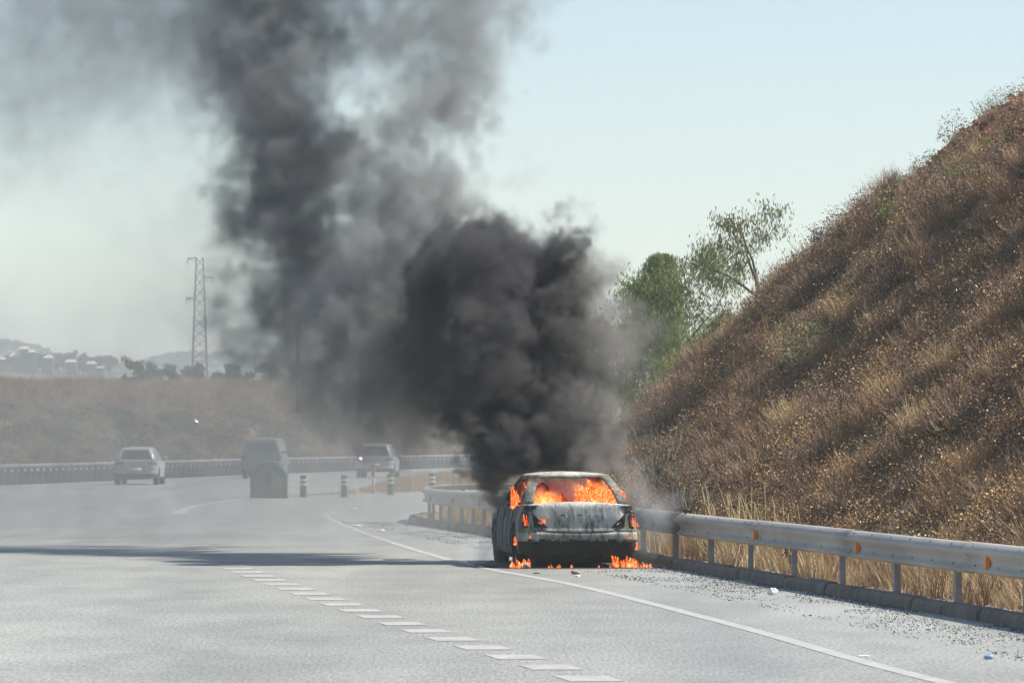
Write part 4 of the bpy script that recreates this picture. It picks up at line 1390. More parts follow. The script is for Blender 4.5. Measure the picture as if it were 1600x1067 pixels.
tree('pine_tree', (4.9, 176, 0), 8.1, 6.6, M['pine'], 'tall bushy green pine behind the smoke at the foot of the hill', 3, 'pine', 34000, .17)
tree('pine_tree', (6.8, 172, 0), 6.0, 4.8, M['pine'], 'smaller yellowish pine between the tall pine and the slope', 8, 'pine', 20000, .16)
tree('pine_tree', (6.6, 168, 0), 4.6, 4.6, M['pine'], 'lowest spreading pine beside the edge of the slope', 14, 'pine', 16000, .16)
tree('pine_tree', (2.9, 181, 0), 6.2, 4.4, M['dark_green'], 'dark low tree in front of the pines inside the smoke', 9, 'leafy', 9000, .13)
d, y_ = sil(1190, 0)
x_ = (1190 - 800) / F * (d + 2)
st = tree('slender_tree', (x_, d + 2, float(hill_z([x_], [d + 2])[0]) - .3), 3.9, 4.0, M['olive'], 'sparse airy tree with drooping leaves on the skyline of the slope', 27, 'droop', 5200, .12)
st.rotation_euler = (0, R(-3), R(60))

# ------------------------------------------------------------------ far background
def pylon():
    d = 800.0; base = Vector(((312 - 800) / F * d, d, -.03)); H_ = AT(312, 402, d).z + .03
    root = empty('pylon', base); tag(root, 'grey lattice power pylon with three short arms on the hazy skyline', 'pylon')
    b = MB(); wb, wt = 1.5, .52
    def w_(z): return wb + (wt - wb) * z / H_
    def lg(sx, sy, z): return Vector((sx * w_(z), sy * w_(z), z))
    for sx in (-1, 1):
        for sy in (-1, 1):
            q = MB(); q.tube([lg(sx, sy, 0), lg(sx, sy, H_)], .09, 4); q.build('leg', M['steel'], root)
    n = 19
    for k in range(n):
        z0, z1 = H_ * k / n, H_ * (k + 1) / n
        for (a, c) in (((-1, -1), (1, -1)), ((1, -1), (1, 1)), ((1, 1), (-1, 1)), ((-1, 1), (-1, -1))):
            b.tube([lg(*a, z0), lg(*c, z1)], .035, 3); b.tube([lg(*c, z0), lg(*a, z1)], .035, 3)
    b.build('bracing', M['steel'], root)
    for z, s in ((H_ - .1, -1), (H_ * .90, 1), (H_ * .79, -1)):
        q = MB(); x0 = s * w_(z); x1 = s * (w_(z) + 1.25)
        for sy in (-1, 1):
            q.tube([(x0, sy * w_(z), z), (x1, 0, z - .05)], .06, 4); q.tube([(x0, sy * w_(z), z - .6), (x1, 0, z - .05)], .04, 4)
        q.build('crossarm', M['steel'], root)
        q = MB(); q.lathe([(.0, -.75), (.07, -.75), (.10, -.6), (.05, -.5), (.10, -.4), (.05, -.3), (.10, -.2), (.03, 0)], 8, M=Matrix.Translation((x1, 0, z - .05))); q.build('insulator', M['steel'], root)
pylon()
p = AT(466, 600, 330)
root = empty('utility_pole', p - Vector((0, 0, 1.2))); tag(root, 'dark wooden utility pole rising out of the smoke above the embankment', 'pole')
b = MB(); b.tube([(0, 0, -3.5), (0, 0, 5.8)], [.19, .12], 10); b.build('pole', M['bark'], root)
b = MB(); b.box((0, 0, 5.5), (.9, .1, .1)); b.build('crossarm', M['bark'], root)

# hillside houses with pale roofs
M['wall_w'] = mat('lime_wash', (.20, .19, .17), .9, col2=(.14, .13, .12), scale=1)
M['tile_roof'] = mat('pale_tiles', (.62, .55, .48), .7, col2=(.5, .42, .36), scale=2)
M['win'] = mat('dark_window', (.03, .035, .04), .3)
def vill_z(px, d):
    cr = [(-700, 560), (-200, 566), (0, 571), (60, 574), (120, 578), (165, 584), (230, 596), (400, 612), (800, 625), (1800, 630)]
    top = CAMH + (HOR - np.interp((px - 800) * d / 1500 + 800, [q[0] for q in cr], [q[1] for q in cr])) / F * 1500
    return top * float(np.interp(d - 1500, [-260, -170, -90, -40, 0], [0, .34, .68, .9, 1])) - .2
def house(px, py, w, h, rh, label):
    d = 1465.0
    k_ = d / 1240
    w, h, rh = w * k_ * .8, h * k_ * .62, rh * k_ * .8
    top = AT(px, py, d).z + h + rh                  # roof where the photo shows it, walls down to the hill
    zb = vill_z(px, d); h = max(1.2, top - rh - zb)
    p = Vector(((px - 800) / F * d, d, zb)); root = empty('house', p); tag(root, label, 'house', 'small houses on the far ridge')
    b = MB(); b.box((0, 0, h / 2 - 1), (w, w * .8, h + 2)); b.build('wall', M['wall_w'], root, smooth=False)
    e = .3; b = MB()
    hw_, hd = w / 2 + e, w * .4 + e
    b.add([(-hw_, -hd, h), (hw_, -hd, h), (hw_, hd, h), (-hw_, hd, h), (-hw_ * .55, 0, h + rh), (hw_ * .55, 0, h + rh)], [(0, 1, 5, 4), (1, 2, 5), (2, 3, 4, 5), (3, 0, 4), (3, 2, 1, 0)])
    b.build('roof', M['tile_roof'], root, smooth=False)
    k = max(2, int(w / 1.3))
    for i in range(k):
        b = MB(); b.box((-w / 2 + w * (i + .5) / k, -w * .4 - .01, h * .75), (.6, .06, min(1.2, h * .3))); b.build('window', M['win'], root, smooth=False)
house(1, 569, 2.8, 1.7, .8, 'pale roofed house at the frame edge of the far ridge, beside the hazy blue hill')
house(24, 566, 3.2, 2.2, 1.0, 'wide pale roofed house just below the two storey house on the far ridge')
house(38, 562, 2.6, 3.9, .9, 'tallest two storey house on the far ridge with a pale roof')
house(49, 563, 2.3, 3.0, .8, 'narrow house touching the tallest house on the far ridge')
house(76, 567, 2.6, 1.9, .7, 'low pale roofed house among the dark ridge trees')
house(111, 572, 3.3, 1.5, .8, 'long low house with bright roof near the middle of the ridge trees')
house(143, 575, 2.7, 1.5, .8, 'last bright roofed house where the ridge drops to the valley')
house(157, 579, 2.0, 1.0, .5, 'tiny shed below the last house of the ridge')

def far_tree(px, py, d, wpx, hpx, m, label, seed, group='trees beyond the embankment'):
    p = AT(px, py, d)
    if d > 1000:
        d = 1472; top = AT(px, py - hpx, d).z; zb = vill_z(px, d)
        return tree('round_tree', (AT(px, py, d).x, d, zb), max(2.5, top - zb), wpx * d / F * 1.2, m, label, seed, 'leafy', 4200, .5, group)
    return tree('round_tree', p - Vector((0, 0, hpx * d / F * .9)), hpx * d / F * 1.9, wpx * d / F * 1.15, m, label, seed, 'leafy', 5200, .20 * max(1, d / 420), group)
far_tree(226, 600, 420, 72, 42, M['dark_green'], 'large round dark tree standing on the embankment crest before the valley', 31)
far_tree(265, 602, 430, 46, 32, M['mixed'], 'low grey green tree next to the large round tree', 32)
far_tree(313, 604, 450, 66, 36, M['dark_green'], 'spreading dark tree at the foot of the lattice pylon', 33)
far_tree(372, 606, 440, 74, 38, M['dark_green'], 'broad dark tree between the pylon and the utility pole', 34)
far_tree(432, 608, 440, 70, 44, M['dark_green'], 'broad dark tree just before the utility pole', 35)
far_tree(505, 610, 450, 80, 42, M['dark_green'], 'dark tree past the utility pole inside the smoke', 36)
far_tree(590, 612, 450, 90, 46, M['dark_green'], 'dark tree crowns hidden by the thick smoke', 37)
far_tree(60, 577, 1200, 40, 24, M['dark_green'], 'dark tree between the houses of the far ridge', 38)
far_tree(92, 580, 1200, 44, 26, M['dark_green'], 'bushy dark tree beside the low pale roofed house', 39)
far_tree(118, 581, 1260, 34, 32, M['dark_green'], 'taller dark tree behind the long low house', 40)
far_tree(148, 584, 1260, 22, 26, M['dark_green'], 'small round tree behind the last ridge house', 41)
for k in range(16):
    px = (-4, 12, 33, 55, 66, 84, 98, 104, 124, 131, 137, 150, 162, 170, 18, 45)[k]
    far_tree(px, 580, 1300, 26, 17 + (k * 7) % 11, M['dark_green'] if k % 3 else M['mixed'], 'small dark tree growing between the houses of the far ridge', 60 + k, 'ridge trees between the houses')
# woodland on the far ridges: one mass
pts = []
for k in range(2600):
    px = random.uniform(-120, 1000)
    crest = [(-700, 500), (-200, 520), (0, 537), (50, 548), (110, 566), (170, 579), (215, 574), (262, 562), (300, 557), (350, 560), (440, 566), (520, 580), (700, 596), (1000, 606)]
    py = np.interp(px, [c[0] for c in crest], [c[1] for c in crest])
    f = random.random() ** 2
    top = CAMH + (HOR - py) / F * 2500
    pts.append(((px - 800) / F * 2500, 2500 - 120 * f, top * (1 - .45 * f) - 1.5))
P = np.array(pts); n = len(P)
scatter('woodland', raw(*proto_leafy(70, M['dark_green'], 2.6, 4.4, 240, .8), 'wood_source'), P, rng.uniform(.5, 1.3, n), rng.uniform(0, 6.28, n), rng.normal(0, .05, (n, 2)), 'bluish wooded far ridge behind the houses', 'woodland')

# ------------------------------------------------------------------ litter and glints
def lump(name, p, size, m, label, seed, cat='litter'):
    r = random.Random(seed); bm = bmesh.new(); bmesh.ops.create_icosphere(bm, subdivisions=2, radius=1)
    for v in bm.verts: v.co *= r.uniform(.72, 1.15)
    b = MB(); b.add([Vector((v.co.x * size[0], v.co.y * size[1], max(v.co.z, -.6) * size[2] + .6 * size[2])) for v in bm.verts], [tuple(v.index for v in f.verts) for f in bm.faces]); bm.free()
    o = b.build(name, m, smooth=False); o.location = p
    return tag(o, label, cat)
M['brick'] = mat('pinkish_debris', (.42, .26, .24), .9, col2=(.30, .20, .2), scale=20)
M['blue_pl'] = mat('blue_plastic', (.25, .38, .55), .35)
lump('debris', G(822, 888) + Vector((0, 0, .004)), (.06, .05, .05), M['brick'], 'pinkish lump of debris on the road behind the burning car', 1, 'debris')
lump('debris', G(899, 897) + Vector((0, 0, .004)), (.075, .06, .035), M['brick'], 'flat pinkish scrap of debris on the road below the bumper', 2, 'debris')
lump('debris', G(903, 901) + Vector((0, 0, .004)), (.04, .04, .018), M['litter'], 'small white flake of debris beside the flat pinkish scrap', 3, 'debris')
lump('debris', G(838, 896) + Vector((0, 0, .004)), (.05, .05, .012), M['kerb'], 'thin grey flake of debris near the pinkish lump', 4, 'debris')
lump('white_litter', G(1207, 929) + Vector((0, 0, .004)), (.065, .05, .055), M['litter'], 'crumpled white litter lying against the kerb', 5)
lump('blue_litter', G(1544, 1029) + Vector((0, 0, .004)), (.05, .06, .025), M['blue_pl'], 'crushed pale blue plastic on the shoulder', 6)
lump('paper_scrap', G(1349, 1025) + Vector((0, 0, .004)), (.065, .07, .006), M['litter'], 'flat pale scrap of paper near the edge line', 7)
for k, (px, py) in enumerate(((523, 802), (554, 795), (558, 822), (595, 829), (770, 835))):
    lump('paper_scrap', G(px, py) + Vector((0, 0, .004)), (.10, .2, .02), M['litter'], 'small white scrap lying on the slip road beyond the shadow', 20 + k)['group'] = 'white scraps on the slip road'
def on_bank(px, py):
    tt = np.linspace(0, LRAIL.len, 160); L_ = [LRAIL.at(t) for t in tt]
    for dd in np.arange(225, 390, .5):
        q = AT(px, py, dd)
        k = int(np.argmin([(l[0].xy - q.xy).length for l in L_]))
        e = -(q - L_[k][0]).dot(L_[k][2])
        if e > 1 and bank_z(e, tt[k]) >= q.z: return q
    return q
M['glint_metal'] = mat('bright_metal', (.95, .95, .95), .3, metallic=1)  # for metal lumps added only to catch sun glints on the bank
for k, (px, py, s) in enumerate(((305, 667, .22), (550, 656, .26), (546, 663, .16))):
    q = on_bank(px, py)
    lump('glint_lump', q + Vector((0, -.25, .12)), (s, s, s), M['glint_metal'], ('mirror lump added to give a sun glint on the embankment above the white car', 'mirror lump added to give a sun glint above the pale blue car', 'smaller mirror lump added for a glint just below a bigger one')[k], 30 + k, 'glint lump')
b = MB(); b.box((0, 0, .1), (1.2, .5, .25), bev=.05); o = b.build('pale_slab', M['kerb']); o.location = on_bank(445, 681); tag(o, 'pale slab lying in the embankment scrub above the van', 'slab')

# ------------------------------------------------------------------ flames
def flame_mat():
    m = bpy.data.materials.new('flame'); m.use_nodes = True
    N, L = m.node_tree.nodes, m.node_tree.links
    N.clear()
    out = N.new('ShaderNodeOutputMaterial')
    tc = N.new('ShaderNodeTexCoord'); mp = N.new('ShaderNodeMapping'); mp.inputs['Scale'].default_value = (1, 1, .55)
    L.new(tc.outputs['Object'], mp.inputs[0])
    n1 = N.new('ShaderNodeTexNoise'); n1.inputs['Scale'].default_value = 22; n1.inputs['Detail'].default_value = 4; n1.inputs['Distortion'].default_value = 1.6
    L.new(mp.outputs[0], n1.inputs['Vector'])
    rp = N.new('ShaderNodeValToRGB'); e = rp.color_ramp.elements
    e[0].position, e[0].color = .34, (.25, .012, .002, 1)
    e[1].position, e[1].color = .68, (1.0, .74, .34, 1)
    x = e.new(.45); x.color = (.85, .085, .012, 1)
    x = e.new(.58); x.color = (1.0, .24, .045, 1)
    L.new(n1.outputs['Fac'], rp.inputs[0])
    em = N.new('ShaderNodeEmission'); em.inputs['Strength'].default_value = 1.25; L.new(rp.outputs[0], em.inputs[0])
    tr = N.new('ShaderNodeBsdfTransparent')
    n2 = N.new('ShaderNodeTexNoise'); n2.inputs['Scale'].default_value = 28; n2.inputs['Detail'].default_value = 3; n2.inputs['Distortion'].default_value = 1.0
    L.new(mp.outputs[0], n2.inputs['Vector'])
    r2 = N.new('ShaderNodeMapRange'); r2.inputs[1].default_value = .45; r2.inputs[2].default_value = .58; r2.inputs[4].default_value = .92; L.new(n2.outputs['Fac'], r2.inputs[0])
    mx = N.new('ShaderNodeMixShader'); L.new(r2.outputs[0], mx.inputs[0]); L.new(tr.outputs[0], mx.inputs[1]); L.new(em.outputs[0], mx.inputs[2])
    L.new(mx.outputs[0], out.inputs['Surface'])
    return m
M['flame'] = flame_mat()
def fire_glow():  # red glow of firelit cabin smoke, put into an emissive colour
    m = M['flame'].copy(); m.name = 'red_fire_glow'
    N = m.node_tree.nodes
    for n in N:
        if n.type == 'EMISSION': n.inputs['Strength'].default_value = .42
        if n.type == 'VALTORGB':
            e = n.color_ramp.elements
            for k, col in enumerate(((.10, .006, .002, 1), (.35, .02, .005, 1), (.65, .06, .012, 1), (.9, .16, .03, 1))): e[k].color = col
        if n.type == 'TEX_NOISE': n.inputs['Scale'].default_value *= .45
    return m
M['fire_glow'] = fire_glow()
CARM = Matrix.Translation(CAR_P) @ Matrix.Rotation(CAR_YAW, 4, 'Z')
def flame(label, c, size, n, seed, lean=-.15, m='flame'):
    """a cluster of licking tongues; c in car coordinates, size = width, depth, height"""
    r = random.Random(seed); b = MB()
    for k in range(n):
        u = r.uniform(-.5, .5)
        p0 = Vector((u * size[0], r.uniform(-.5, .5) * size[1], r.uniform(0, .08) * size[2]))
        h = size[2] * r.uniform(.45, 1.0) * (1 - .9 * u * u)
        rad = min(size[0] * .5, h * .5) * r.uniform(.28, .5)
        ns, nr = 9, 9
        ph = r.uniform(0, 6.28); vs = []
        for j in range(nr + 1):
            f = j / nr
            rr = rad * (math.sin(math.pi * min(1, .18 + f * .82)) ** .7) * (1 - f) ** .35 + .002
            sway = Vector((math.sin(f * 5 + ph) * rad * .55 * f + lean * h * f * f, math.cos(f * 4 + ph) * rad * .3 * f, f * h))
            for i in range(ns):
                a = 6.283 * i / ns
                q = rr * (1 + .35 * math.sin(3 * a + ph + f * 7) + r.uniform(-.12, .12))
                vs.append(p0 + sway + Vector((math.cos(a) * q, math.sin(a) * q * .7, 0)))
        fs = [(j * ns + i, j * ns + (i + 1) % ns, (j + 1) * ns + (i + 1) % ns, (j + 1) * ns + i) for j in range(nr) for i in range(ns)]
        fs += [tuple(range(ns - 1, -1, -1)), tuple(range(nr * ns, nr * ns + ns))]
        b.add(vs, fs)
    o = b.build('flame', M[m])
    o.location = CARM @ Vector(c); o.rotation_euler = (0, 0, CAR_YAW)
    return tag(o, label, 'flame', 'flames on the burning car')
flame('broad low flame burning on the rear seat behind the back window', (-.42, 1.05, .94), (.52, .28, .21), 18, 1)
flame('tall rounded flame filling the back window beside the rear pillar', (.30, 1.1, .93), (.34, .30, .40), 22, 2)
flame('ragged flame licking out of the back window corner', (.60, .78, .93), (.34, .22, .30), 14, 3)
flame('dull flame at the back window frame on the driver side', (-.66, 1.0, .95), (.16, .2, .36), 7, 4)
flame('low fire glowing at the front of the cabin', (-.25, 2.5, .80), (.7, .4, .26), 12, 5)
flame('dull red glow shapes standing in for firelit smoke in the cabin behind the bright flames', (-.35, 1.9, .72), (.8, .5, .50), 15, 21, m='fire_glow')
flame('dull red glow shapes standing in for firelit smoke over the front seats on the kerb side', (.48, 2.3, .72), (.45, .4, .50), 9, 22, m='fire_glow')
flame('flame rising from the rear side window', (-.80, 1.45, .86), (.10, .42, .40), 16, 6)
flame('flame inside the burnt tail lamp on the road side', (-.80, rear_y(.80, .7) - .02, .62), (.07, .05, .21), 5, 7)
flame('flame inside the burnt tail lamp on the kerb side', (.80, rear_y(.80, .7) - .02, .60), (.08, .05, .23), 6, 8)
flame('small flame in the triangular lamp opening of the boot lid', (-.56, .06, .66), (.10, .05, .12), 4, 9)
flame('flame burning on the ground beneath the road side rear wheel', (-.92, .10, .0), (.40, .30, .16), 16, 10)
flame('flame climbing the rear wheel arch on the road side', (-.90, .50, .33), (.06, .10, .16), 4, 11)
flame('biggest ground flame under the kerb side bumper corner', (.68, -.02, .0), (.34, .22, .22), 20, 12)
flame('flame spreading along the ground towards the kerb', (.92, -.04, .0), (.34, .16, .10), 14, 13)
flame('upright flame at the kerb side bumper corner', (.89, .20, .26), (.07, .08, .30), 6, 14)
flame('tiny flame on the kerb side quarter panel', (.905, .32, .60), (.03, .06, .12), 3, 15)
flame('tiny flame in the bumper below the kerb side lamp', (.76, -.01, .43), (.06, .04, .09), 3, 16)
flame('tiny flame in the bumper below the road side lamp', (-.76, .02, .44), (.05, .04, .06), 2, 17)
for k, (x, w) in enumerate(((-.42, .10), (-.32, .08), (-.12, .04), (.28, .04), (.46, .09))):
    flame('small drop of fire burning on the asphalt under the rear bumper', (x, .02, .0), (w, .08, .06), 3, 30 + k)

# soft flames, with the firelit cabin's red glow put in as an emitting volume
def fire_volume():
    lo, hi, h = (-.85, .0, -.35), (.85, 2.2, .42), .03
    shp = tuple(int(round((q - p) / h)) for p, q in zip(lo, hi))
    ax = [np.linspace(p, q, n) for p, q, n in zip(lo, hi, shp)]
    E = fft_noise(shp, h, 3.2, lmin=h, lmax=.5, seed=91)
    X, Y, Z = np.meshgrid(*ax, indexing='ij')
    def blob(cx, cy, cz, rx, ry, rz, s): return s * np.clip(1.1 - np.sqrt(((X - cx) / rx) ** 2 + ((Y - cy) / ry) ** 2 + ((Z - cz) / rz) ** 2) + .30 * E, 0, 1)
    r = blob(-.40, .5, -.04, .30, .35, .17, 1.6) + blob(.38, .5, .04, .30, .35, .27, 1.7) + blob(-.1, 1.2, .05, .85, .9, .38, .11) + blob(-.62, .6, .1, .2, .4, .3, .25)
    # stays inside the sloping pillars and below the roof
    r *= np.clip((.80 - .5 * np.clip(Z, 0, 1) - np.abs(X)) / .06, 0, 1) * np.clip((.36 - Z) / .05, 0, 1) * np.clip((Y - .05 - .6 * np.clip(Z, 0, 1)) / .06, 0, 1)
    for q in (0, -1): r[q] = 0; r[:, q] = 0; r[:, :, q] = 0
    m = bpy.data.materials.new('fire_and_glow'); m.use_nodes = True; N, L = m.node_tree.nodes, m.node_tree.links; N.clear()
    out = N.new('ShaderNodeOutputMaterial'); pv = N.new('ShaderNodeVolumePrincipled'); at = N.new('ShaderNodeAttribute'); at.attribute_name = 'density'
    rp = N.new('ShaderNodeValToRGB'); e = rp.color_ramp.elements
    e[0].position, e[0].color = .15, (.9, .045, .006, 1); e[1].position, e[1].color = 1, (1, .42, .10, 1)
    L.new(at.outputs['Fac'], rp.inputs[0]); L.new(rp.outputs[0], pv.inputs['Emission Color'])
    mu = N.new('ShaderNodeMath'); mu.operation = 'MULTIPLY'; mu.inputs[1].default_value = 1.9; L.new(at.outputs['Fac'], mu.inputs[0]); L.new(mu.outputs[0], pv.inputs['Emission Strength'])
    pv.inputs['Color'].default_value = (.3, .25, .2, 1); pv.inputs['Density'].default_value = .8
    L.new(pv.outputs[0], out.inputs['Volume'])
    o = volume('cabin_fire_glow', r, lo, hi, m); o.location = CARM @ Vector((0, .75, .97)); o.rotation_euler = (0, 0, CAR_YAW)
    tag(o, 'soft red orange fire with added firelight glow filling the cabin of the burning car', 'fire', kind='stuff')

# soot and burn stain around the wreck
o = sheet('burn_stain', [tuple((CARM @ Vector((x, y, 0))).xy) for x, y in ((-1.15, -.35), (-.5, -.55), (.4, -.45), (1.15, -.4), (1.35, .6), (1.25, 3), (1.2, 5), (-1.2, 5.1), (-1.35, 3), (-1.5, 1.0))], .003, M['stain'] if 'stain' in M else mat('soot_stain', (.025, .025, .026), .95, col2=(.07, .07, .07), scale=3), road)
b = MB(); p = CARM @ Vector((-1.5, .9, .01)); b.tube([p, p + Vector((.1, -.3, .02)), p + Vector((.28, -.55, .10)), p + Vector((.35, -.8, .01))], .008, 5)
tag(b.build('burnt_wire', M['black']), 'bent black wire lying beside the smoking wheel', 'wire')

# ------------------------------------------------------------------ smoke: real volumes with a computed density
def volume(name, dens, lo, hi, m):
    nx, ny, nz = dens.shape
    me = bpy.data.meshes.new(name); me.vertices.add(dens.size)
    a = me.attributes.new('rho', 'FLOAT', 'POINT'); a.data.foreach_set('value', dens.astype(np.float32).ravel())
    o = link(bpy.data.objects.new(name, me))
    ng = bpy.data.node_groups.new(name, 'GeometryNodeTree')
    ng.interface.new_socket('Geometry', in_out='INPUT', socket_type='NodeSocketGeometry')
    ng.interface.new_socket('Geometry', in_out='OUTPUT', socket_type='NodeSocketGeometry')
    N, L = ng.nodes, ng.links
    gi, go = N.new('NodeGroupInput'), N.new('NodeGroupOutput')
    vc = N.new('GeometryNodeVolumeCube')
    vc.inputs['Min'].default_value = lo; vc.inputs['Max'].default_value = hi
    for k, n in zip('XYZ', (nx, ny, nz)): vc.inputs['Resolution ' + k].default_value = n
    p = N.new('GeometryNodeInputPosition'); sp = N.new('ShaderNodeSeparateXYZ'); L.new(p.outputs[0], sp.inputs[0])
    def idx(k, n):
        q = N.new('ShaderNodeMapRange'); q.clamp = True
        for i, v in ((1, lo[k]), (2, hi[k]), (3, 0), (4, n - 1)): q.inputs[i].default_value = v
        L.new(sp.outputs[k], q.inputs[0])
        r = N.new('ShaderNodeMath'); r.operation = 'ROUND'; L.new(q.outputs[0], r.inputs[0]); return r.outputs[0]
    def im(op, a, b):
        q = N.new('FunctionNodeIntegerMath'); q.operation = op; L.new(a, q.inputs[0])
        if isinstance(b, int): q.inputs[1].default_value = b
        else: L.new(b, q.inputs[1])
        return q.outputs[0]
    t = im('ADD', im('MULTIPLY', im('ADD', im('MULTIPLY', idx(0, nx), ny), idx(1, ny)), nz), idx(2, nz))
    na = N.new('GeometryNodeInputNamedAttribute'); na.data_type = 'FLOAT'; na.inputs[0].default_value = 'rho'
    si = N.new('GeometryNodeSampleIndex'); si.data_type = 'FLOAT'; si.domain = 'POINT'
    L.new(gi.outputs[0], si.inputs['Geometry']); L.new(na.outputs[0], si.inputs['Value']); L.new(t, si.inputs['Index'])
    L.new(si.outputs[0], vc.inputs['Density'])
    sm = N.new('GeometryNodeSetMaterial'); sm.inputs['Material'].default_value = m
    L.new(vc.outputs[0], sm.inputs[0]); L.new(sm.outputs[0], go.inputs[0])
    md = o.modifiers.new('smoke', 'NODES'); md.node_group = ng
    me.materials.append(m)
    return o
def smoke_mat(name, col, aniso=.15):
    m = bpy.data.materials.new(name); m.use_nodes = True
    N, L = m.node_tree.nodes, m.node_tree.links
    N.clear()
    out = N.new('ShaderNodeOutputMaterial'); pv = N.new('ShaderNodeVolumePrincipled')
    pv.inputs['Color'].default_value = (*col, 1); pv.inputs['Density'].default_value = 1.0; pv.inputs['Anisotropy'].default_value = aniso
    L.new(pv.outputs[0], out.inputs['Volume'])
    return m

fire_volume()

def smoke_grid(lo, hi, h, puffs, seed, warp=.5, erode=.5, sub=5, edge=.45):
    """density from billowing puffs: (photo x, photo y, distance, radius in photo px, density, softness)"""
    shp = tuple(int(round((b - a) / h)) for a, b in zip(lo, hi))
    ax = [np.linspace(a, b, n, dtype=np.float32) for a, b, n in zip(lo, hi, shp)]
    X, Y, Z = np.meshgrid(*ax, indexing='ij')
    W = [fft_noise(shp, h, 3.9, lmin=h * 1.2, lmax=2.2, seed=seed + k) * warp for k in range(3)]
    E = fft_noise(shp, h, 3.0, lmin=h * .8, lmax=1.1, seed=seed + 5)
    X += W[0] * .5; Y += W[1] * .5; Z += W[2] * .5
    rho = np.zeros(shp, np.float32)
    r = random.Random(seed)
    allp = []
    for (px, py, d, rp, dn, so) in puffs:
        c = AT(px, py, d); rm = rp * d / F
        allp.append((c, rm, dn, so))
        for k in range(sub):
            v = Vector((r.gauss(0, 1), r.gauss(0, 1), r.gauss(.2, 1))).normalized()
            allp.append((c + v * rm * r.uniform(.6, .95), rm * r.uniform(.3, .55), dn * r.uniform(.6, 1.1), so))
    for c, rm, dn, so in allp:
        R_ = rm * 1.5 + warp * 1.6
        sl_ = tuple(slice(max(0, int((c[k] - R_ - lo[k]) / h)), max(0, min(shp[k], int((c[k] + R_ - lo[k]) / h) + 2))) for k in range(3))
        if any(s.stop <= s.start for s in sl_): continue
        q = np.sqrt((X[sl_] - c[0]) ** 2 + (Y[sl_] - c[1]) ** 2 + (Z[sl_] - c[2]) ** 2) / rm
        q = q + erode * .22 * E[sl_]
        t = np.clip((1.0 + so * .5 - q) / so, 0, 1)
        t = t * t * (3 - 2 * t) * dn
        rho[sl_] = np.maximum(rho[sl_], t) + .25 * np.minimum(rho[sl_], t)
    return rho, (X, Y, Z), E, shp, ax

# thick black smoke from the cabin and bonnet
BLACK = [
    (830, 772, 85.2, 34, 5, .6), (875, 770, 85.2, 38, 5, .6), (925, 768, 85.2, 38, 5, .6), (970, 760, 85.0, 26, 3, .8), (790, 755, 84.8, 24, 3, .8),
    (790, 715, 83.6, 46, 7, .5), (830, 700, 83.6, 55, 7, .5), (880, 705, 83.8, 60, 5, .6), (930, 705, 83.8, 55, 6, .6), (955, 715, 83.8, 34, 5, .7),
    (762, 655, 84.0, 42, 6, .5), (800, 640, 84.0, 62, 9, .4), (850, 650, 84.2, 60, 5, .6), (905, 660, 84.0, 55, 3.5, .7), (950, 655, 84.0, 42, 4, .7), (968, 690, 84.0, 28, 3, .9),
    (800, 580, 84.3, 72, 10, .35), (850, 560, 84.5, 66, 9, .4), (770, 540, 84.6, 66, 8, .4), (900, 600, 84.6, 50, 2.5, .9), (935, 590, 84.6, 42, 1.8, 1.0), (965, 620, 84.5, 34, 1.0, 1.2),
    (800, 490, 84.8, 78, 9, .35), (735, 455, 85.2, 66, 8, .4), (690, 480, 85.6, 50, 6, .5), (850, 450, 85.0, 72, 7, .4), (905, 470, 85.0, 58, 4.5, .5), (915, 525, 85.0, 50, 4.5, .6),
    (905, 425, 85.2, 36, 3, .6), (780, 415, 85.2, 48, 7, .5), (840, 395, 85.3, 42, 4, .6), (720, 410, 85.4, 40, 4.5, .6), (715, 380, 85.6, 24, 3, .8), (800, 385, 85.4, 32, 3, .7), (845, 352, 85.5, 26, 2, .9), (862, 335, 85.6, 16, 1.2, 1.0),
    (950, 540, 85.2, 44, 1.2, 1.2), (1000, 580, 85.2, 44, .5, 1.5), (1015, 650, 85.0, 48, .45, 1.5), (1000, 520, 85.4, 40, .4, 1.5), (1020, 740, 84.2, 36, .5, 1.4), (1015, 800, 83.6, 26, .35, 1.4),
    (690, 560, 86.2, 66, 3.2, .7), (650, 520, 87.0, 60, 2.6, .7), (640, 590, 87.2, 74, 2.4, .8), (690, 630, 86.6, 56, 2.0, .8), (600, 630, 88.0, 66, 1.5, .9), (590, 560, 88.4, 64, 1.7, .9), (650, 660, 87.6, 46, 1.4, .9),
    (705, 678, 85.0, 30, 5, .6), (745, 620, 85.4, 46, 4, .7), (760, 700, 84.4, 28, 5, .6), (730, 560, 86, 50, 4, .7), (620, 470, 88.2, 52, 1.5, .9), (570, 500, 88.8, 46, 1.0, 1.0),
]
# the plume has depth: it drifts away from the camera as it rises
_r = random.Random(3)
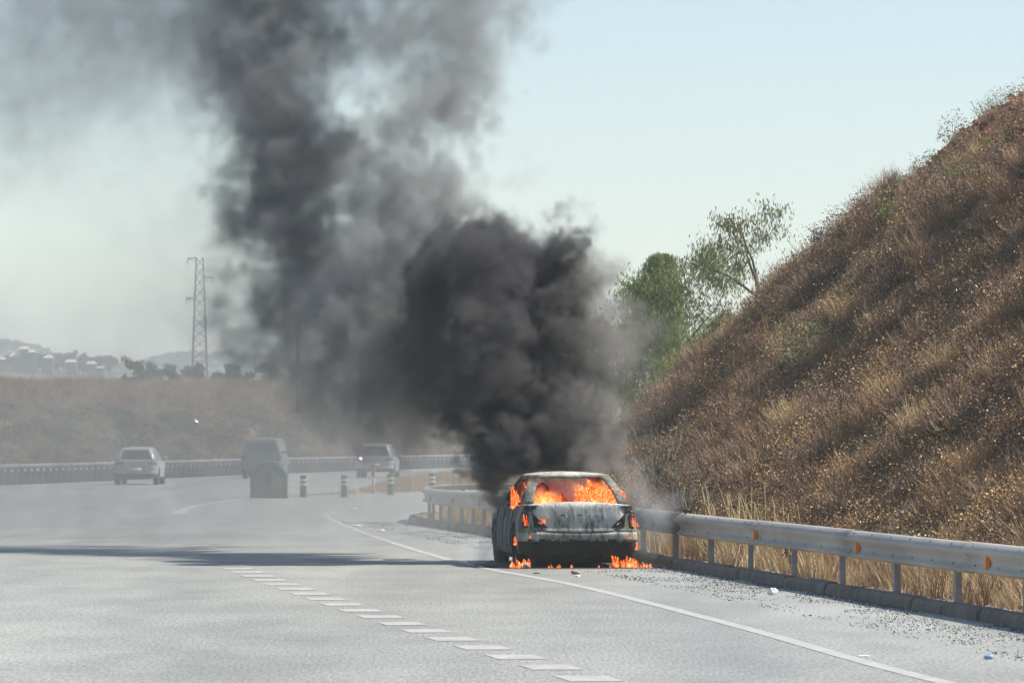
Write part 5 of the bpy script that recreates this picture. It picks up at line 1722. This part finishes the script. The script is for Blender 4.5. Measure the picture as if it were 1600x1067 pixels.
# thinner greyer smoke; sunlit edges are also put into its paler colour
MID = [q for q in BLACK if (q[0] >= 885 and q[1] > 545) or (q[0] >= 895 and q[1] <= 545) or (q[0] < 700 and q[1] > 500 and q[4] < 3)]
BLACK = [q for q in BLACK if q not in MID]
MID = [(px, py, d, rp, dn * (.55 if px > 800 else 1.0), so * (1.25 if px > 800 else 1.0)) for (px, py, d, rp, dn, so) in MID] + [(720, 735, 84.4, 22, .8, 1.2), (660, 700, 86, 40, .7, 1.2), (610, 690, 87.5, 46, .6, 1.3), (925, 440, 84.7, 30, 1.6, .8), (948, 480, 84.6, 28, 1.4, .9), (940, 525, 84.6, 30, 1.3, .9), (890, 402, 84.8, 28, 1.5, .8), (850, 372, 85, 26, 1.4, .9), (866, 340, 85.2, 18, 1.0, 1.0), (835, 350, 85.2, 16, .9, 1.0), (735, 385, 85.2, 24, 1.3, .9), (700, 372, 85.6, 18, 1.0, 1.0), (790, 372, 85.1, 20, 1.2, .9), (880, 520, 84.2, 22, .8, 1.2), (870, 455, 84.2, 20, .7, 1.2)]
BLACK = [(px, py, d, rp, dn, so * (.7 if dn > 4 else 1)) for (px, py, d, rp, dn, so) in BLACK]
BLACK += [(px + _r.uniform(-25, 15), py + _r.uniform(-25, 10), d + k, rp * .95, dn * .55, so * 1.15) for (px, py, d, rp, dn, so) in list(BLACK) if px < 800 and dn > 1.2 and py < 640 for k in (-1.7, 2.4, 4.8)]
lo, hi, h = (-3.9, 80.9, .3), (3.2, 93.5, 6.6), .062
rho, XYZ, E, shp, ax = smoke_grid(lo, hi, h, BLACK, 11, warp=.40, erode=1.5, sub=9)
def finish(rho, E, ax, amp):
    rho *= np.clip(1 + amp * E, .06, 2.5)
    # the cabin and the rear stay clear: smoke leaves through the roof openings and over the bonnet
    xx, yy, zz = ax[0][:, None, None], ax[1][None, :, None], ax[2][None, None, :]
    incar = np.clip(1 - (np.abs(xx - .75 + (yy - 83) * .108) - .95) / .2, 0, 1) * np.clip((84.1 - yy) / .3, 0, 1)
    rho *= 1 - incar * np.clip((1.50 - zz) / .1, 0, 1)
    rho = np.clip(rho - .10 * (1 - np.clip(rho, 0, 1)), 0, 12)
    rho[rho < .012] = 0
    for a in (0, -1):
        rho[a] = 0; rho[:, a] = 0; rho[:, :, a] = 0
    return rho
rho = finish(rho, E, ax, .6)
tag(volume('black_smoke', rho, lo, hi, smoke_mat('black_smoke', (.14, .138, .145))), 'dense black smoke billowing out of the burning car', 'smoke', kind='stuff')
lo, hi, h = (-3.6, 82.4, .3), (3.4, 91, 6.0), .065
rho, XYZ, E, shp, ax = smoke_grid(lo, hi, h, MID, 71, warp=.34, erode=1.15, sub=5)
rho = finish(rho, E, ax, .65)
tag(volume('brown_lit_smoke', rho, lo, hi, smoke_mat('brown_lit_smoke', (.40, .385, .365))), 'thinner brownish grey smoke with sunlit edges coloured in around the black smoke', 'smoke', kind='stuff')
del rho, XYZ, E

# grey columns drifting up and away, with the thin veil over the road beyond
GREY = [
    (455, 520, 93, 62, .75, .9), (440, 455, 93, 72, .95, .8), (470, 390, 93.5, 84, 1.0, .8), (430, 320, 94, 78, 1.0, .8), (480, 280, 94, 84, 1.0, .8), (420, 230, 94.5, 82, .9, .8), (490, 200, 95, 74, .9, .8),
    (430, 140, 95.5, 90, .8, .9), (470, 80, 96, 80, .6, .9), (390, 60, 96.5, 90, .5, 1.0), (440, -10, 97, 110, .55, 1.0), (400, -120, 98, 140, .5, 1.1), (470, -260, 99, 170, .4, 1.2), (350, -380, 100, 180, .3, 1.3),
    (540, 230, 94, 40, .6, 1.0), (530, 440, 92, 64, .5, 1.1), (520, 540, 91.5, 60, .5, 1.1),
    (600, 420, 90.5, 62, .6, 1.0), (640, 350, 91, 72, .75, .9), (650, 280, 91.5, 70, .8, .9), (690, 300, 91.2, 54, .6, 1.0), (655, 215, 92, 48, .7, .9), (680, 180, 92.5, 60, .7, .9), (720, 130, 93, 46, .7, .9), (680, 100, 93.5, 66, .6, .9),
    (740, 70, 94, 60, .55, 1.0), (660, 40, 94.5, 64, .5, 1.0), (740, 0, 95, 80, .45, 1.0), (650, -70, 95.5, 110, .45, 1.1), (720, -200, 97, 150, .35, 1.2), (600, -350, 98, 190, .3, 1.3),
    (730, 260, 91.5, 36, .35, 1.2), (735, 320, 91, 40, .3, 1.3), (660, 440, 89.5, 50, .9, .9), (700, 350, 90.5, 44, .5, 1.1),
    (570, 330, 92, 60, .28, 1.3), (560, 120, 95, 60, .2, 1.3), (560, 30, 96, 70, .3, 1.2),
    (200, 60, 100, 150, .16, 1.4), (60, 90, 102, 150, .13, 1.5), (320, 10, 98, 120, .22, 1.3), (120, -60, 101, 180, .16, 1.4), (300, 150, 98, 70, .10, 1.5), (60, 200, 102, 110, .06, 1.6), (250, -200, 100, 220, .16, 1.4),
    (340, 300, 97, 90, .07, 1.6), (250, 420, 98, 130, .05, 1.6), (360, 480, 96, 100, .08, 1.6),
]
GREY = [(px, py, d, rp, dn * (2.3 if dn > .5 else 1.9 if dn > .25 else 1.7), so * (.8 if dn > .3 else 1)) for (px, py, d, rp, dn, so) in GREY]
GREY = [(px, py, d, rp, dn * (.35 if 520 < px < 600 and py < 340 else 1), so) for (px, py, d, rp, dn, so) in GREY]
GREY += [(640, 360, 90.2, 60, 1.8, .8), (655, 300, 91, 56, 1.8, .8), (690, 330, 90.5, 44, 1.4, .9), (610, 400, 90.2, 56, 1.8, .8), (665, 240, 91.5, 42, 1.8, .8), (695, 180, 92.5, 40, 1.8, .8), (715, 135, 93, 38, 1.8, .8), (690, 400, 89.6, 44, 1.8, .8), (580, 450, 90.6, 56, 1.6, .8),
         (740, 300, 90.6, 34, .7, 1.1), (480, 160, 94, 60, 1.6, .8), (460, 330, 93, 60, 1.6, .8), (450, 440, 92.4, 56, 1.4, .8),
         (560, 470, 90.5, 60, 1.8, .8), (600, 500, 89.5, 60, 2.0, .8), (540, 520, 91, 54, 1.4, .9), (580, 560, 90, 60, 1.6, .9), (510, 490, 92, 56, 1.4, .9), (620, 430, 90, 52, 1.6, .8), (650, 400, 90, 50, 1.5, .8), (700, 420, 89.5, 40, 1.2, .9),
         (560, 620, 90.5, 60, .9, 1.1), (620, 680, 89.5, 46, .9, 1.1), (500, 590, 92, 60, .5, 1.2), (560, 690, 90.5, 50, .4, 1.3),
         (520, 450, 95, 70, 1.0, 1.0), (600, 450, 94, 70, 1.0, 1.0), (560, 520, 96, 70, .8, 1.0), (480, 420, 97, 80, .8, 1.0)]
lo, hi, h = (-13.2, 85.5, .05), (3.6, 112.0, 14.0), .115
rho, XYZ, E, shp, ax = smoke_grid(lo, hi, h, GREY, 31, warp=.75, erode=1.7, sub=7)
rho *= np.clip(1 + .6 * E, .05, 2.6)
# thin low veil drifting left over the carriageway
xx, yy, zz = ax[0][:, None, None], ax[1][None, :, None], ax[2][None, None, :]
veil = np.exp(-((zz - 1.6) / 2.4) ** 2) * np.clip((1.5 - xx) / 4, 0, 1) * np.clip((xx + 13.2) / 2.5, 0, 1) * np.clip((yy - 86.5) / 5, 0, 1) * np.clip((112 - yy) / 4, 0, 1)
rho += (.052 * veil * np.clip(1 + .75 * E, .05, 3)).astype(np.float32)
rho[rho < .004] = 0
for a in (0, -1):
    rho[a] = 0; rho[:, a] = 0; rho[:, :, a] = 0
tag(volume('grey_smoke', rho, lo, hi, smoke_mat('grey_smoke', (.40, .408, .405))), 'grey smoke columns drifting up and away over the road', 'smoke', kind='stuff')
del rho, XYZ, E

# pale wisps by the front and rear wheels
WHITE = [(752, 868, 80.9, 26, .8, 1.4), (735, 874, 80.9, 18, .6, 1.4), (765, 850, 81.4, 20, .9, 1.4), (768, 825, 81.8, 16, .5, 1.5), (720, 874, 81.0, 12, .4, 1.5), (1012, 850, 81.0, 22, .5, 1.5), (1022, 815, 81.2, 26, .6, 1.5), (1010, 780, 81.6, 26, .55, 1.5), (1032, 775, 81.6, 22, .3, 1.6), (1000, 745, 82, 24, .6, 1.5)]
lo, hi, h = (-1.2, 79.6, .02), (3.0, 83.4, 2.0), .05
rho, XYZ, E, shp, ax = smoke_grid(lo, hi, h, WHITE, 51, warp=.14, erode=1.0, sub=3)
rho *= np.clip(1 + .5 * E, .05, 2.2); rho[rho < .01] = 0
for a in (0, -1):
    rho[a] = 0; rho[:, a] = 0; rho[:, :, a] = 0
tag(volume('pale_smoke', rho, lo, hi, smoke_mat('pale_smoke', (.80, .84, .88))), 'bluish white smoke wisps around the wheels of the burning car', 'smoke', kind='stuff')

# ------------------------------------------------------------------ air
b = MB(); b.box((0, 1640, 29.5), (1900, 3500, 62.0 + 1))
hz = b.build('haze', [smoke_mat('haze', (.87, .96, .97), 0.0)], smooth=False)
hz.data.materials[0].node_tree.nodes['Principled Volume'].inputs['Density'].default_value = .00032
tag(hz, kind='stuff')
